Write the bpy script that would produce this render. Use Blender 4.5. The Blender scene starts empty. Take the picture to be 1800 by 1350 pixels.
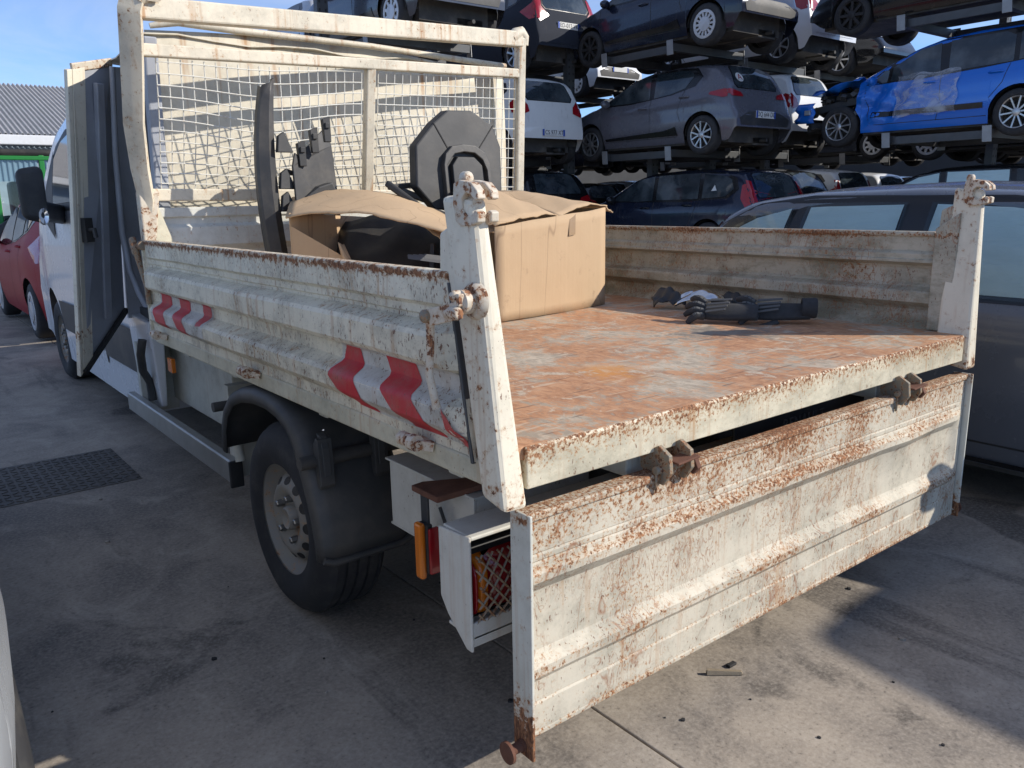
import bpy, bmesh, math, random
from mathutils import Vector, Matrix
from mathutils.bvhtree import BVHTree
random.seed(7)
R = math.radians
scene = bpy.context.scene
COL = scene.collection

# ------------------------------------------------------------------ camera, sky, sun
CAM = dict(f=1427.08, pitch=.2243, yaw=.6628, roll=-.0181, loc=(-.9861, -1.3233, 1.4391))
cam = bpy.data.cameras.new('camera'); camo = bpy.data.objects.new('camera', cam); COL.objects.link(camo)
cam.sensor_width = 36; cam.lens = CAM['f'] / 1800 * 36; cam.clip_start = .02; cam.clip_end = 3000
_F = Vector((math.sin(CAM['yaw'])*math.cos(CAM['pitch']), math.cos(CAM['yaw'])*math.cos(CAM['pitch']), -math.sin(CAM['pitch'])))
_R = Vector((math.cos(CAM['yaw']), -math.sin(CAM['yaw']), 0)); _U = _R.cross(_F)
_c, _s = math.cos(CAM['roll']), math.sin(CAM['roll'])
R2 = _R*_c + _U*_s; U2 = -_R*_s + _U*_c
m = Matrix((R2, U2, -_F)).transposed().to_4x4(); m.translation = Vector(CAM['loc']); camo.matrix_world = m
scene.camera = camo

SUN_EL, SUN_AZ = R(30.5), math.atan2(.726, -.688)      # azimuth measured from +y towards +x
sun_dir = Vector((math.sin(SUN_AZ)*math.cos(SUN_EL), math.cos(SUN_AZ)*math.cos(SUN_EL), math.sin(SUN_EL)))
w = bpy.data.worlds.new('World'); scene.world = w; w.use_nodes = True
nt = w.node_tree; bg = nt.nodes['Background']
sky = nt.nodes.new('ShaderNodeTexSky'); sky.sky_type = 'NISHITA'; sky.sun_disc = False
sky.sun_elevation = SUN_EL; sky.sun_rotation = SUN_AZ; sky.air_density = 1.; sky.dust_density = .0; sky.ozone_density = 8.; sky.altitude = 2500
# thin cirrus, the same all over the sky
wtc = nt.nodes.new('ShaderNodeTexCoord'); wmp = nt.nodes.new('ShaderNodeMapping'); wmp.inputs['Scale'].default_value = (1.2, 1.2, 6.); nt.links.new(wtc.outputs['Generated'], wmp.inputs[0])
wn = nt.nodes.new('ShaderNodeTexNoise'); wn.inputs['Scale'].default_value = 2.2; wn.inputs['Detail'].default_value = 7; wn.inputs['Roughness'].default_value = .6; wn.inputs['Distortion'].default_value = .8; nt.links.new(wmp.outputs[0], wn.inputs['Vector'])
wr_ = nt.nodes.new('ShaderNodeMapRange'); wr_.inputs[1].default_value = .3; wr_.inputs[2].default_value = .75; wr_.inputs[3].default_value = .05; wr_.inputs[4].default_value = .4; nt.links.new(wn.outputs[0], wr_.inputs[0])
wm = nt.nodes.new('ShaderNodeMix'); wm.data_type = 'RGBA'; nt.links.new(wr_.outputs[0], wm.inputs[0]); nt.links.new(sky.outputs[0], wm.inputs[6]); wm.inputs[7].default_value = (4.6, 4.7, 4.9, 1)
nt.links.new(wm.outputs[2], bg.inputs[0]); bg.inputs[1].default_value = .14
sl = bpy.data.lights.new('sun', 'SUN'); sl.energy = 3.7; sl.angle = R(.53); sl.color = (1, .935, .84)
so = bpy.data.objects.new('sun', sl); COL.objects.link(so); so.rotation_euler = sun_dir.to_track_quat('Z', 'Y').to_euler(); so.location = (8, -8, 9)
vs = scene.view_settings; vs.view_transform = 'Standard'; vs.look = 'None'; vs.gamma = 1; vs.use_curve_mapping = False; vs.exposure = .5

# ------------------------------------------------------------------ node helper
class NT:
    def __init__(s, name):
        s.m = bpy.data.materials.new(name); s.m.use_nodes = True; s.t = s.m.node_tree
        s.b = s.t.nodes['Principled BSDF']; s.tc = s.t.nodes.new('ShaderNodeTexCoord')
        s.obj = s.tc.outputs['Object']
    def n(s, typ, **k):
        nd = s.t.nodes.new(typ)
        for a, v in k.items(): setattr(nd, a, v)
        return nd
    def put(s, sock, v):
        if v is None: return
        if hasattr(v, 'links') or hasattr(v, 'is_linked'): s.t.links.new(v, sock)
        else:
            if isinstance(v, tuple) and len(v) == 3 and sock.type == 'RGBA': v = v + (1,)
            sock.default_value = v
    def map(s, scale, rot=(0, 0, 0), loc=(0, 0, 0), vec=None):
        nd = s.n('ShaderNodeMapping'); s.put(nd.inputs[0], vec or s.obj)
        nd.inputs['Scale'].default_value = scale; nd.inputs['Rotation'].default_value = rot; nd.inputs['Location'].default_value = loc
        return nd.outputs[0]
    def noise(s, scale, detail=4, rough=.55, vec=None, dist=0):
        nd = s.n('ShaderNodeTexNoise'); s.put(nd.inputs['Vector'], vec or s.obj)
        nd.inputs['Scale'].default_value = scale; nd.inputs['Detail'].default_value = detail
        nd.inputs['Roughness'].default_value = rough; nd.inputs['Distortion'].default_value = dist
        return nd.outputs[0]
    def math(s, op, a, b=0., c=None, clamp=False):
        nd = s.n('ShaderNodeMath', operation=op, use_clamp=clamp); s.put(nd.inputs[0], a); s.put(nd.inputs[1], b)
        if c is not None: s.put(nd.inputs[2], c)
        return nd.outputs[0]
    def ss(s, v, a, b):          # smooth step
        nd = s.n('ShaderNodeMapRange', interpolation_type='SMOOTHSTEP'); s.put(nd.inputs[0], v)
        nd.inputs[1].default_value = a; nd.inputs[2].default_value = b; nd.inputs[3].default_value = 0; nd.inputs[4].default_value = 1
        return nd.outputs[0]
    def mix(s, f, a, b):
        nd = s.n('ShaderNodeMix', data_type='RGBA'); s.put(nd.inputs[0], f); s.put(nd.inputs[6], a); s.put(nd.inputs[7], b)
        return nd.outputs[2]
    def sep(s, vec=None):
        nd = s.n('ShaderNodeSeparateXYZ'); s.put(nd.inputs[0], vec or s.obj); return nd.outputs
    def bump(s, h, strength=.3, dist=.005):
        nd = s.n('ShaderNodeBump'); s.put(nd.inputs['Height'], h); nd.inputs['Strength'].default_value = strength; nd.inputs['Distance'].default_value = dist
        s.put(s.b.inputs['Normal'], nd.outputs[0])
    def out(s, color=None, rough=None, metal=None, **k):
        if color is not None: s.put(s.b.inputs['Base Color'], color)
        if rough is not None: s.put(s.b.inputs['Roughness'], rough)
        if metal is not None: s.put(s.b.inputs['Metallic'], metal)
        for a, v in k.items(): s.put(s.b.inputs[a.replace('_', ' ')], v)
        return s.m

def plain(name, col, rough=.5, metal=0., var=.25, scale=9., bump=0., dust=0., **k):
    t = NT(name); n = t.noise(scale, 6, .6)
    c = t.mix(t.math('MULTIPLY', n, var*1.6), col, tuple(x*.45 for x in col))
    if dust:
        nz = t.noise(3.1, 7, .65)
        c = t.mix(t.math('MULTIPLY', t.ss(nz, .4, .72), dust), c, (.15, .132, .108))
    r = t.math('ADD', rough-.08, t.math('MULTIPLY', n, .16))
    if bump: t.bump(t.noise(scale*9, 6, .6), bump, .003)
    return t.out(c, r, metal, **k)

def rusty(name, base=(.66, .66, .58), amt=.0, big=.25, scale=26, edges=(), streak=.5, grime=.35, scratch=0., stain=.6, deep=(.10, .042, .022), moss=0., dash=.5, runs=46, rough=.46):
    """old painted steel: chips, small dashes, rust runs, scratches and grime, all in metres of the object"""
    t = NT(name)
    fine = t.noise(scale*2.1, 6, .72); mid = t.noise(2.3, 4, .6, t.map((1, 1, 1), loc=(3, 7, 1)))
    v = t.math('ADD', fine, t.math('MULTIPLY', t.math('SUBTRACT', mid, .5), big))
    sx = t.sep()
    for ax, pos, wd, st in edges:
        d = t.math('ABSOLUTE', t.math('SUBTRACT', sx[ax], pos))
        e = t.math('SUBTRACT', 1., t.math('DIVIDE', d, wd), clamp=True)
        v = t.math('ADD', v, t.math('MULTIPLY', e, st))
    th = .715 - amt
    chip = t.ss(v, th, th+.02)
    bleed = t.ss(v, th-.11, th+.03)
    run = t.noise(1., 4, .6, t.map((runs, runs, runs/30)))
    runm = t.math('MULTIPLY', t.ss(run, .53, .7), t.ss(mid, .36, .6))
    gr = t.noise(5.5, 6, .74, t.map((1, 1, 1), loc=(9, 2, 4)))
    c = t.mix(t.math('MULTIPLY', t.ss(gr, .38, .72), grime), base, (.27, .255, .2))
    dn = t.noise(1., 3, .65, t.map((150, 150, 62), rot=(.25, .2, 0)))
    if moss:
        mo = t.noise(3, 6, .75, t.map((1, 1, 2.), loc=(1, 5, 2)))
        c = t.mix(t.math('MULTIPLY', t.ss(mo, .42, .64), moss), c, (.15, .14, .085))
    c = t.mix(t.math('MULTIPLY', runm, streak), c, (.40, .21, .085))
    c = t.mix(t.math('MULTIPLY', bleed, stain), c, (.42, .235, .105))
    dsh = t.ss(t.math('ADD', dn, t.math('MULTIPLY', t.math('SUBTRACT', gr, .5), .45)), .74-dash*.1, .77-dash*.1)
    c = t.mix(t.math('MULTIPLY', dsh, .9), c, (.15, .065, .035))
    if scratch:
        a = t.noise(9, 2, .5, t.map((1, 1, .45), rot=(.4, .5, .3)), 1.2)
        ln = t.math('SUBTRACT', 1., t.math('DIVIDE', t.math('ABSOLUTE', t.math('SUBTRACT', a, .5)), .017), clamp=True)
        ln = t.math('MULTIPLY', ln, t.ss(gr, .47, .56))
        a2 = t.noise(22, 2, .5, t.map((1.6, 1.6, .5), rot=(.2, -.6, .9)), 1.5)
        l2 = t.math('SUBTRACT', 1., t.math('DIVIDE', t.math('ABSOLUTE', t.math('SUBTRACT', a2, .52)), .03), clamp=True)
        l2 = t.math('MULTIPLY', l2, t.ss(mid, .46, .56))
        c = t.mix(t.math('MULTIPLY', t.math('MAXIMUM', ln, l2), scratch), c, (.26, .1, .04))
    rc = t.mix(t.ss(dn, .35, .65), deep, (.34, .155, .07))
    c = t.mix(chip, c, rc)
    ro = t.math('ADD', rough, t.math('MULTIPLY', t.math('MAXIMUM', chip, t.math('MULTIPLY', gr, .5)), .45))
    t.bump(t.noise(scale*3, 3, .7), .16, .002)
    return t.out(c, ro)

def floor_mat():
    t = NT('rusted_bed_steel')
    big = t.noise(2.4, 9, .72, t.map((1, 1, 1), loc=(1, 4, 0)), .5); fine = t.noise(26, 7, .75, t.map((1.6, .7, 1), rot=(0, 0, .85)), .6)
    gr = t.noise(5.2, 8, .75, t.map((1, 1, 1), loc=(5, 2, 0)), .8)
    a = t.math('ADD', t.math('MULTIPLY', big, .6), t.math('MULTIPLY', fine, .4))
    rust = t.mix(t.ss(fine, .36, .62), (.34, .15, .066), (.52, .285, .15))
    rust = t.mix(t.math('MULTIPLY', t.ss(gr, .5, .66), .7), rust, (.27, .12, .065))
    old = t.mix(t.ss(fine, .38, .62), (.34, .275, .2), (.56, .475, .355))
    c = t.mix(t.ss(a, .465, .51), old, rust)
    c = t.mix(t.math('MULTIPLY', t.ss(t.math('ADD', gr, t.math('MULTIPLY', t.math('SUBTRACT', fine, .5), .5)), .57, .62), .8), c, old)
    sc = t.noise(30, 4, .6, t.map((.2, 1.8, 1), rot=(0, 0, .75)))
    c = t.mix(t.math('MULTIPLY', t.ss(sc, .6, .66), .55), c, (.56, .47, .35))
    c = t.mix(t.math('MULTIPLY', t.ss(sc, .38, .33), .6), c, (.12, .07, .045))
    # one bright orange fresh-rust stain, and one dark patch
    s = t.sep()
    def blob(x, y, r):
        dx = t.math('SUBTRACT', s[0], x); dy = t.math('SUBTRACT', s[1], y)
        d = t.math('SQRT', t.math('ADD', t.math('MULTIPLY', dx, dx), t.math('MULTIPLY', dy, dy)))
        return t.ss(t.math('ADD', t.math('DIVIDE', d, r), t.math('MULTIPLY', t.math('SUBTRACT', a, .5), 9.)), 1.2, .3)
    c = t.mix(t.math('MULTIPLY', blob(.74, .42, .12), .8), c, (.58, .25, .05))
    c = t.mix(t.math('MULTIPLY', blob(1.62, .62, .2), .5), c, (.06, .05, .045))
    t.bump(fine, .3, .003)
    return t.out(c, t.math('ADD', .55, t.math('MULTIPLY', a, .3)))

def concrete(name='yard_concrete', k=1., loc=(0, 0, 0)):
    t = NT(name); g = t.map((1, 1, 1), loc=loc)
    a = t.noise(.9, 8, .72, g, .5); b = t.noise(3.4, 7, .72, t.map((1, .7, 1), rot=(0, 0, .4), loc=loc), .7); f = t.noise(70, 4, .7, g)
    c = t.mix(t.ss(a, .34, .64), (.105*k, .091*k, .076*k), (.20*k, .17*k, .135*k))
    c = t.mix(t.math('MULTIPLY', t.ss(b, .5, .7), .55), c, (.27*k, .235*k, .19*k))
    c = t.mix(t.math('MULTIPLY', t.ss(b, .5, .32), .5), c, (.062*k, .054*k, .047*k))
    st = t.noise(1.6, 6, .7, t.map((1, .12, 1), rot=(0, 0, .12), loc=(2, 3, 0)), .4)
    c = t.mix(t.math('MULTIPLY', t.ss(st, .56, .64), .5), c, (.05, .044, .04))
    oil = t.noise(1.25, 5, .6, t.map((1, 1, 1), loc=(7.3, 1.2, 0)), .6)
    c = t.mix(t.math('MULTIPLY', t.ss(oil, .62, .68), .6), c, (.035, .031, .028))
    c = t.mix(t.math('MULTIPLY', t.ss(f, .42, .7), .35), c, (.3*k, .265*k, .22*k))
    c = t.mix(t.math('MULTIPLY', t.ss(f, .42, .3), .5), c, (.03, .027, .024))
    t.bump(f, .3, .004)
    return t.out(c, t.math('ADD', .7, t.math('MULTIPLY', b, .2)))

def paint(name, col, metal=.35, rough=.26, dust=.35, coat=.7):
    t = NT(name); n = t.noise(3.5, 7, .65); r = t.noise(1., 4, .6, t.map((14, 14, 1.5)))
    c = t.mix(t.math('MULTIPLY', t.ss(n, .42, .75), dust), col, tuple(x*.8+.025 for x in col))
    c = t.mix(t.math('MULTIPLY', t.ss(r, .58, .75), dust*.5), c, (.17, .155, .13))
    t.bump(t.noise(2.2, 2, .5), .04, .02)
    return t.out(c, t.math('ADD', rough*.7, t.math('MULTIPLY', n, .12)), metal*.4, Specular_IOR_Level=.3, Coat_Weight=coat*.7, Coat_Roughness=.06)

def glass_dark():
    t = NT('tinted_glass'); n = t.noise(2.2, 5, .6)
    c = t.mix(t.ss(n, .4, .7), (.02, .028, .034), (.075, .09, .098))
    return t.out(c, t.math('ADD', .02, t.math('MULTIPLY', n, .06)), 0., Specular_IOR_Level=.8)

def glass_clear():
    m = bpy.data.materials.new('clear_glass'); m.use_nodes = True; t = m.node_tree; t.nodes.clear()
    o = t.nodes.new('ShaderNodeOutputMaterial'); mx = t.nodes.new('ShaderNodeMixShader'); tr = t.nodes.new('ShaderNodeBsdfTransparent')
    g = t.nodes.new('ShaderNodeBsdfGlossy'); f = t.nodes.new('ShaderNodeFresnel'); f.inputs[0].default_value = 1.45
    tr.inputs[0].default_value = (.82, .93, .94, 1); g.inputs['Roughness'].default_value = .03
    t.links.new(f.outputs[0], mx.inputs[0]); t.links.new(tr.outputs[0], mx.inputs[1]); t.links.new(g.outputs[0], mx.inputs[2]); t.links.new(mx.outputs[0], o.inputs[0])
    return m

def film():
    m = bpy.data.materials.new('clear_plastic_film'); m.use_nodes = True; t = m.node_tree; t.nodes.clear()
    o = t.nodes.new('ShaderNodeOutputMaterial'); mx = t.nodes.new('ShaderNodeMixShader'); tr = t.nodes.new('ShaderNodeBsdfTransparent')
    g = t.nodes.new('ShaderNodeBsdfPrincipled'); g.inputs['Base Color'].default_value = (.6, .62, .68, 1); g.inputs['Roughness'].default_value = .12
    n = t.nodes.new('ShaderNodeTexNoise'); n.inputs['Scale'].default_value = 4; n.inputs['Detail'].default_value = 3; n.inputs['Distortion'].default_value = .7
    r = t.nodes.new('ShaderNodeMapRange'); r.inputs[1].default_value = .42; r.inputs[2].default_value = .68; r.inputs[3].default_value = .16; r.inputs[4].default_value = .55
    t.links.new(n.outputs[0], r.inputs[0]); t.links.new(r.outputs[0], mx.inputs[0]); t.links.new(tr.outputs[0], mx.inputs[1]); t.links.new(g.outputs[0], mx.inputs[2]); t.links.new(mx.outputs[0], o.inputs[0])
    return m

def tread_mat(name, col=(.022, .022, .024)):
    t = NT(name); n = t.noise(14, 7, .65)
    c = t.mix(t.math('MULTIPLY', t.ss(n, .45, .75), .5), col, (.075, .07, .062))
    t.bump(t.noise(80, 5, .6), .25, .003); return t.out(c, .78)

def cloth_mat():
    t = NT('airbag_cloth'); f = t.noise(1., 3, .6, t.map((3, 4, 16)), .6)
    t.bump(f, .5, .03); return t.out(t.mix(f, (.6, .64, .64), (.8, .82, .82)), .85)
M = dict(
    side=rusty('side_board_paint', (.75, .69, .535), amt=.03, big=.16, scale=24, edges=((2, 1.275, .022, .22), (2, 1.275, .09, .05)), streak=.65, grime=.65, stain=.85, dash=1.2),
    rail=rusty('bed_rail_paint', (.6, .56, .42), amt=.015, big=.2, scale=20, streak=.35, grime=.55, moss=.2),
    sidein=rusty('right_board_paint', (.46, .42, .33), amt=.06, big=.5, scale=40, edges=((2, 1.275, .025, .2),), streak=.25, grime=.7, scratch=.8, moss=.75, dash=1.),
    tail=rusty('tailgate_paint', (.58, .53, .425), amt=.045, big=.55, scale=48, edges=((2, .77, .17, .19), (2, .622, .03, .12), (2, .372, .03, .12), (2, .29, .012, .08), (2, .205, .03, .14)), streak=.5, grime=.75, scratch=.7, dash=1., stain=.85, rough=.6),
    tailend=rusty('tailgate_end_paint', (.62, .62, .55), amt=.02, big=.2, scale=18, edges=((2, .2, .16, .38), (2, .75, .04, .2)), streak=.3, grime=.35),
    rear=rusty('rear_beam_paint', (.68, .62, .47), amt=.05, big=.3, scale=40, edges=((2, .91, .07, .2),), streak=.7, grime=.55, moss=.35, dash=.8, stain=.85),
    post=rusty('post_paint', (.73, .67, .535), amt=.055, big=.45, scale=18, edges=((2, .8, .06, .12), (2, 1.45, .08, .1)), streak=.35, grime=.25),
    frame=rusty('headboard_paint', (.68, .61, .475), amt=.05, big=.3, scale=20, streak=.95, grime=.45, stain=.8, runs=30),
    wire=rusty('mesh_wire_paint', (.74, .72, .64), amt=-.02, big=.3, scale=30, streak=.3, grime=.25),
    panel=rusty('locker_panel_paint', (.68, .62, .49), amt=-.03, big=.2, scale=14, streak=.95, grime=.4, stain=.8, dash=.2, runs=15),
    head=rusty('headboard_sheet_paint', (.62, .62, .56), amt=.035, big=.3, scale=26, streak=.3, grime=.4),
    cast=rusty('casting_paint', (.62, .55, .44), amt=.17, big=.35, scale=17, streak=.5, grime=.3, stain=.5, deep=(.09, .035, .024)),
    castr=rusty('rusted_casting', (.2, .17, .125), amt=.17, big=.3, scale=30, grime=.6, deep=(.07, .035, .025)),
    chassis=rusty('chassis_paint', (.55, .55, .48), amt=-.03, big=.2, scale=15, streak=.2, grime=.45),
    bumper=rusty('bumper_paint', (.62, .61, .55), amt=-.05, big=.2, scale=14, streak=.2, grime=.35),
    rust=plain('bare_rust', (.2, .085, .05), .85, 0, .7, 30, .4),
    alu=plain('dull_aluminium', (.5, .5, .47), .45, .55, .5, 6, .1, .3),
    cab=paint('cab_white', (.74, .76, .78), 0, .3, .25),
    greyin=plain('locker_grey', (.42, .44, .48), .55, .1, .35, 4, .05, .25),
    black=plain('black_plastic', (.024, .025, .027), .55, 0, .4, 6, .12, .3),
    blackd=plain('dusty_black_plastic', (.035, .035, .036), .5, 0, .4, 7, .1, .55),
    guard=plain('mudguard_plastic', (.045, .048, .05), .55, 0, .4, 5, .1, .45),
    rubber=tread_mat('tyre_rubber'),
    steelw=rusty('wheel_steel', (.23, .215, .19), amt=.09, big=.3, scale=18, streak=.1, grime=.6),
    bolt=plain('bolt_steel', (.3, .29, .27), .4, .8, .5, 20),
    dark=plain('dark_underside', (.018, .018, .019), .8, 0, .4, 5, .2, .35),
    under=plain('underbody_grey', (.06, .058, .055), .75, .1, .6, 4, .25, .6),
    floor=floor_mat(), ground=concrete('yard_concrete', 1.5), slab=concrete('slab_concrete', 1.75, (3, 1, 0)), joint=plain('joint_filler', (.02, .019, .018), .95),
    red=rusty('reflective_red', (.50, .014, .024), amt=-.05, big=.3, scale=20, streak=.1, grime=.4, stain=.2, dash=.9), white=rusty('reflective_white', (.56, .54, .49), amt=-.03, big=.3, scale=20, streak=.2, grime=.7, stain=.4, dash=1.2),
    amber=plain('amber_lens', (.75, .2, .012), .22, 0, .25, 20, Coat_Weight=.6), redl=plain('red_lens', (.34, .006, .014), .18, 0, .3, 16, Coat_Weight=.7),
    card=None, glass=glass_dark(), clear=glass_clear(), film=film(),
    galv=plain('galvanised_steel', (.095, .1, .105), .5, .5, .5, 5, .1, .25), tab=plain('pale_galvanised', (.33, .33, .33), .45, .45, .4, 9),
    alloy=plain('alloy_rim', (.5, .5, .5), .32, .75, .3, 10, 0, .15), hub=plain('hubcap_silver', (.62, .63, .64), .35, .2, .3, 9, 0, .2), rimd=plain('black_steel_rim', (.03, .028, .028), .6, .2, .4, 9),
    chrome=plain('bright_chrome', (.75, .75, .75), .12, 1., .1), plate=plain('plate_white', (.72, .72, .69), .4, 0, .2, 9, 0, .25), platet=plain('plate_black', (.012, .012, .014), .5), plateb=plain('plate_blue', (.02, .08, .4), .4),
    curtain=cloth_mat(), trim=plain('gloss_black_trim', (.012, .012, .013), .18), lampw=plain('clear_lamp', (.5, .52, .55), .12, .3, .4, 12),
    green=plain('machine_green', (.01, .2, .03), .4, 0, .3, 5), roofd=plain('roof_sheet', (.5, .49, .48), .65, .1, .4, 3, 0, .2), wall=plain('blue_grey_cladding', (.24, .30, .38), .5, .1, .25, 3), gutter=plain('white_gutter', (.75, .76, .77), .5),
    shed=plain('shed_dark', (.045, .046, .048), .8, 0, .5, 1.5), letter=plain('embossed_grey', (.13, .13, .13), .6), glove=plain('glove_knit', (.05, .05, .052), .9, 0, .6, 60, .4, .3), grate=plain('grate_iron', (.12, .108, .093), .7, 0, .5, 8, .2, .5), seat=plain('grey_cloth', (.16, .16, .16), .9),
)
def cardboard():
    t = NT('cardboard'); n = t.noise(4, 6, .6); f = t.noise(1, 4, .6, t.map((60, 60, 2.5)))
    c = t.mix(n, (.45, .31, .18), (.54, .385, .235)); c = t.mix(t.math('MULTIPLY', f, .25), c, (.4, .26, .14))
    c = t.mix(t.math('MULTIPLY', t.ss(t.noise(12, 8, .7), .58, .74), .5), c, (.24, .16, .095))
    ln = t.noise(2.2, 2, .5, t.map((1.4, 1.4, .3), rot=(0, .5, 0)))
    l = t.math('SUBTRACT', 1., t.math('DIVIDE', t.math('ABSOLUTE', t.math('SUBTRACT', ln, .52)), .004), clamp=True)
    c = t.mix(t.math('MULTIPLY', l, .6), c, (.22, .14, .08)); t.bump(t.math('ADD', t.noise(7, 5, .6), t.math('MULTIPLY', f, .3)), .3, .01)
    return t.out(c, .85)
M['card'] = cardboard()
M['cardedge'] = plain('cardboard_edge', (.36, .24, .13), .9, 0, .6, 60)

# ------------------------------------------------------------------ mesh helper
class MB:
    def __init__(s): s.v = []; s.f = []
    def add(s, vs, fs):
        o = len(s.v); s.v += [tuple(p) for p in vs]; s.f += [tuple(i+o for i in f) for f in fs]; return s
    def box(s, a, b, mat=None):
        (x0, y0, z0), (x1, y1, z1) = a, b
        P = [(x0, y0, z0), (x1, y0, z0), (x1, y1, z0), (x0, y1, z0), (x0, y0, z1), (x1, y0, z1), (x1, y1, z1), (x0, y1, z1)]
        if mat is not None: P = [mat @ Vector(p) for p in P]
        return s.add(P, [(0, 3, 2, 1), (4, 5, 6, 7), (0, 1, 5, 4), (1, 2, 6, 5), (2, 3, 7, 6), (3, 0, 4, 7)])
    def hexa(s, P): return s.add(P, [(0, 3, 2, 1), (4, 5, 6, 7), (0, 1, 5, 4), (1, 2, 6, 5), (2, 3, 7, 6), (3, 0, 4, 7)])
    def beam(s, a, b, w, h, up=(0, 0, 1)):       # rectangular bar from a to b
        a, b = Vector(a), Vector(b); d = (b-a).normalized(); u = Vector(up); sd = d.cross(u)
        if sd.length < 1e-4: sd = d.cross(Vector((0, 1, 0)))
        sd.normalize(); u = sd.cross(d).normalized(); P = []
        for c in (a, b):
            for i, j in ((-1, -1), (1, -1), (1, 1), (-1, 1)): P.append(c + sd*(w/2*i) + u*(h/2*j))
        return s.add(P, [(0, 3, 2, 1), (4, 5, 6, 7), (0, 1, 5, 4), (1, 2, 6, 5), (2, 3, 7, 6), (3, 0, 4, 7)])
    def prism(s, poly, axis, a, b):              # polygon in the two other axes, extruded along axis from a to b
        n = len(poly)
        def mk(p, v):
            q = list(p); q.insert(axis, v); return tuple(q)
        vs = [mk(p, a) for p in poly] + [mk(p, b) for p in poly]
        return s.add(vs, [tuple(range(n))[::-1], tuple(range(n, 2*n))] + [(i, (i+1) % n, n+(i+1) % n, n+i) for i in range(n)])
    def tube(s, pts, r, n=8, caps=True):
        pts = [Vector(p) for p in pts]; rr = r if isinstance(r, (list, tuple)) else [r]*len(pts); vs = []; prev = None
        for i, p in enumerate(pts):
            d = (pts[min(i+1, len(pts)-1)] - pts[max(i-1, 0)]).normalized()
            if prev is None:
                a = d.cross(Vector((0, 0, 1)));  a = a if a.length > .05 else d.cross(Vector((0, 1, 0)))
            else: a = prev - d*prev.dot(d)
            a.normalize(); prev = a; b = d.cross(a)
            vs += [p + (a*math.cos(2*math.pi*k/n) + b*math.sin(2*math.pi*k/n))*rr[i] for k in range(n)]
        fs = [(i*n+k, i*n+(k+1) % n, (i+1)*n+(k+1) % n, (i+1)*n+k) for i in range(len(pts)-1) for k in range(n)]
        if caps: fs += [tuple(range(n))[::-1], tuple(range((len(pts)-1)*n, len(pts)*n))]
        return s.add(vs, fs)
    def lathe(s, prof, c, axis=0, n=40, closed=False):   # profile of (offset along axis, radius)
        vs = []
        for o, r in prof:
            for k in range(n):
                a = 2*math.pi*k/n; q = [r*math.cos(a), r*math.sin(a)]; q.insert(axis, o); vs.append((q[0]+c[0], q[1]+c[1], q[2]+c[2]))
        m_ = len(prof); rng = range(m_ if closed else m_-1)
        return s.add(vs, [(i*n+k, i*n+(k+1) % n, ((i+1) % m_)*n+(k+1) % n, ((i+1) % m_)*n+k) for i in rng for k in range(n)])
    def grid(s, G):                               # rows of points
        nr, nc = len(G), len(G[0]); return s.add([p for r in G for p in r], [(i*nc+j, i*nc+j+1, (i+1)*nc+j+1, (i+1)*nc+j) for i in range(nr-1) for j in range(nc-1)])
    def mesh(s, name):
        me = bpy.data.meshes.new(name); me.from_pydata(s.v, [], s.f); me.update()
        bm = bmesh.new(); bm.from_mesh(me); bmesh.ops.recalc_face_normals(bm, faces=bm.faces); bm.to_mesh(me); bm.free(); return me
    def build(s, name, mat, parent=None, smooth=False, bevel=0., solid=0., me=None):
        me = me or s.mesh(name); o = bpy.data.objects.new(name, me); COL.objects.link(o)
        me.materials.append(mat)
        if smooth: shade(me, smooth if smooth is not True else 40)
        if solid:
            q = o.modifiers.new('solid', 'SOLIDIFY'); q.thickness = solid; q.offset = 0
        if bevel:
            q = o.modifiers.new('bevel', 'BEVEL'); q.width = bevel; q.segments = 2; q.limit_method = 'ANGLE'; q.angle_limit = R(35)
        if parent is not None:
            o.parent = parent; o.matrix_parent_inverse = parent_inv(parent)
        return o
def parent_inv(p):
    l = Matrix.Translation(p.location) @ p.rotation_euler.to_matrix().to_4x4() if p.parent is None else Matrix.Identity(4)
    return l.inverted()
def shade(me, ang):
    bm = bmesh.new(); bm.from_mesh(me)
    for f in bm.faces: f.smooth = True
    for e in bm.edges:
        if len(e.link_faces) == 2 and e.calc_face_angle(0) > R(ang): e.smooth = False
    bm.to_mesh(me); bm.free()
def tag(o, label=None, cat=None, group=None, kind=None):
    if label: o['label'] = label
    if cat: o['category'] = cat
    if group: o['group'] = group
    if kind: o['kind'] = kind
    return o
def empty(name, loc=(0, 0, 0), rz=0.):
    o = bpy.data.objects.new(name, None); COL.objects.link(o); o.location = loc; o.rotation_euler = (0, 0, rz); o.empty_display_size = .2; return o
def text_mesh(txt, size, name='lettering', depth=.0008, spacing=1.):
    c = bpy.data.curves.new(name, 'FONT'); c.body = txt; c.size = size; c.align_x = 'CENTER'; c.align_y = 'CENTER'; c.extrude = depth; c.space_character = spacing
    o = bpy.data.objects.new(name, c); COL.objects.link(o)
    dg = bpy.context.evaluated_depsgraph_get(); me = bpy.data.meshes.new_from_object(o.evaluated_get(dg)); bpy.data.objects.remove(o); bpy.data.curves.remove(c); return me
def lerp(a, b, t): return a+(b-a)*t
def interp(pts, x):
    if x <= pts[0][0]: return pts[0][1]
    for (a, b), (c, d) in zip(pts, pts[1:]):
        if x <= c: return b+(d-b)*(x-a)/(c-a) if c > a else d
    return pts[-1][1]
def sm(t): t = max(0, min(1, t)); return t*t*(3-2*t)


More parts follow.
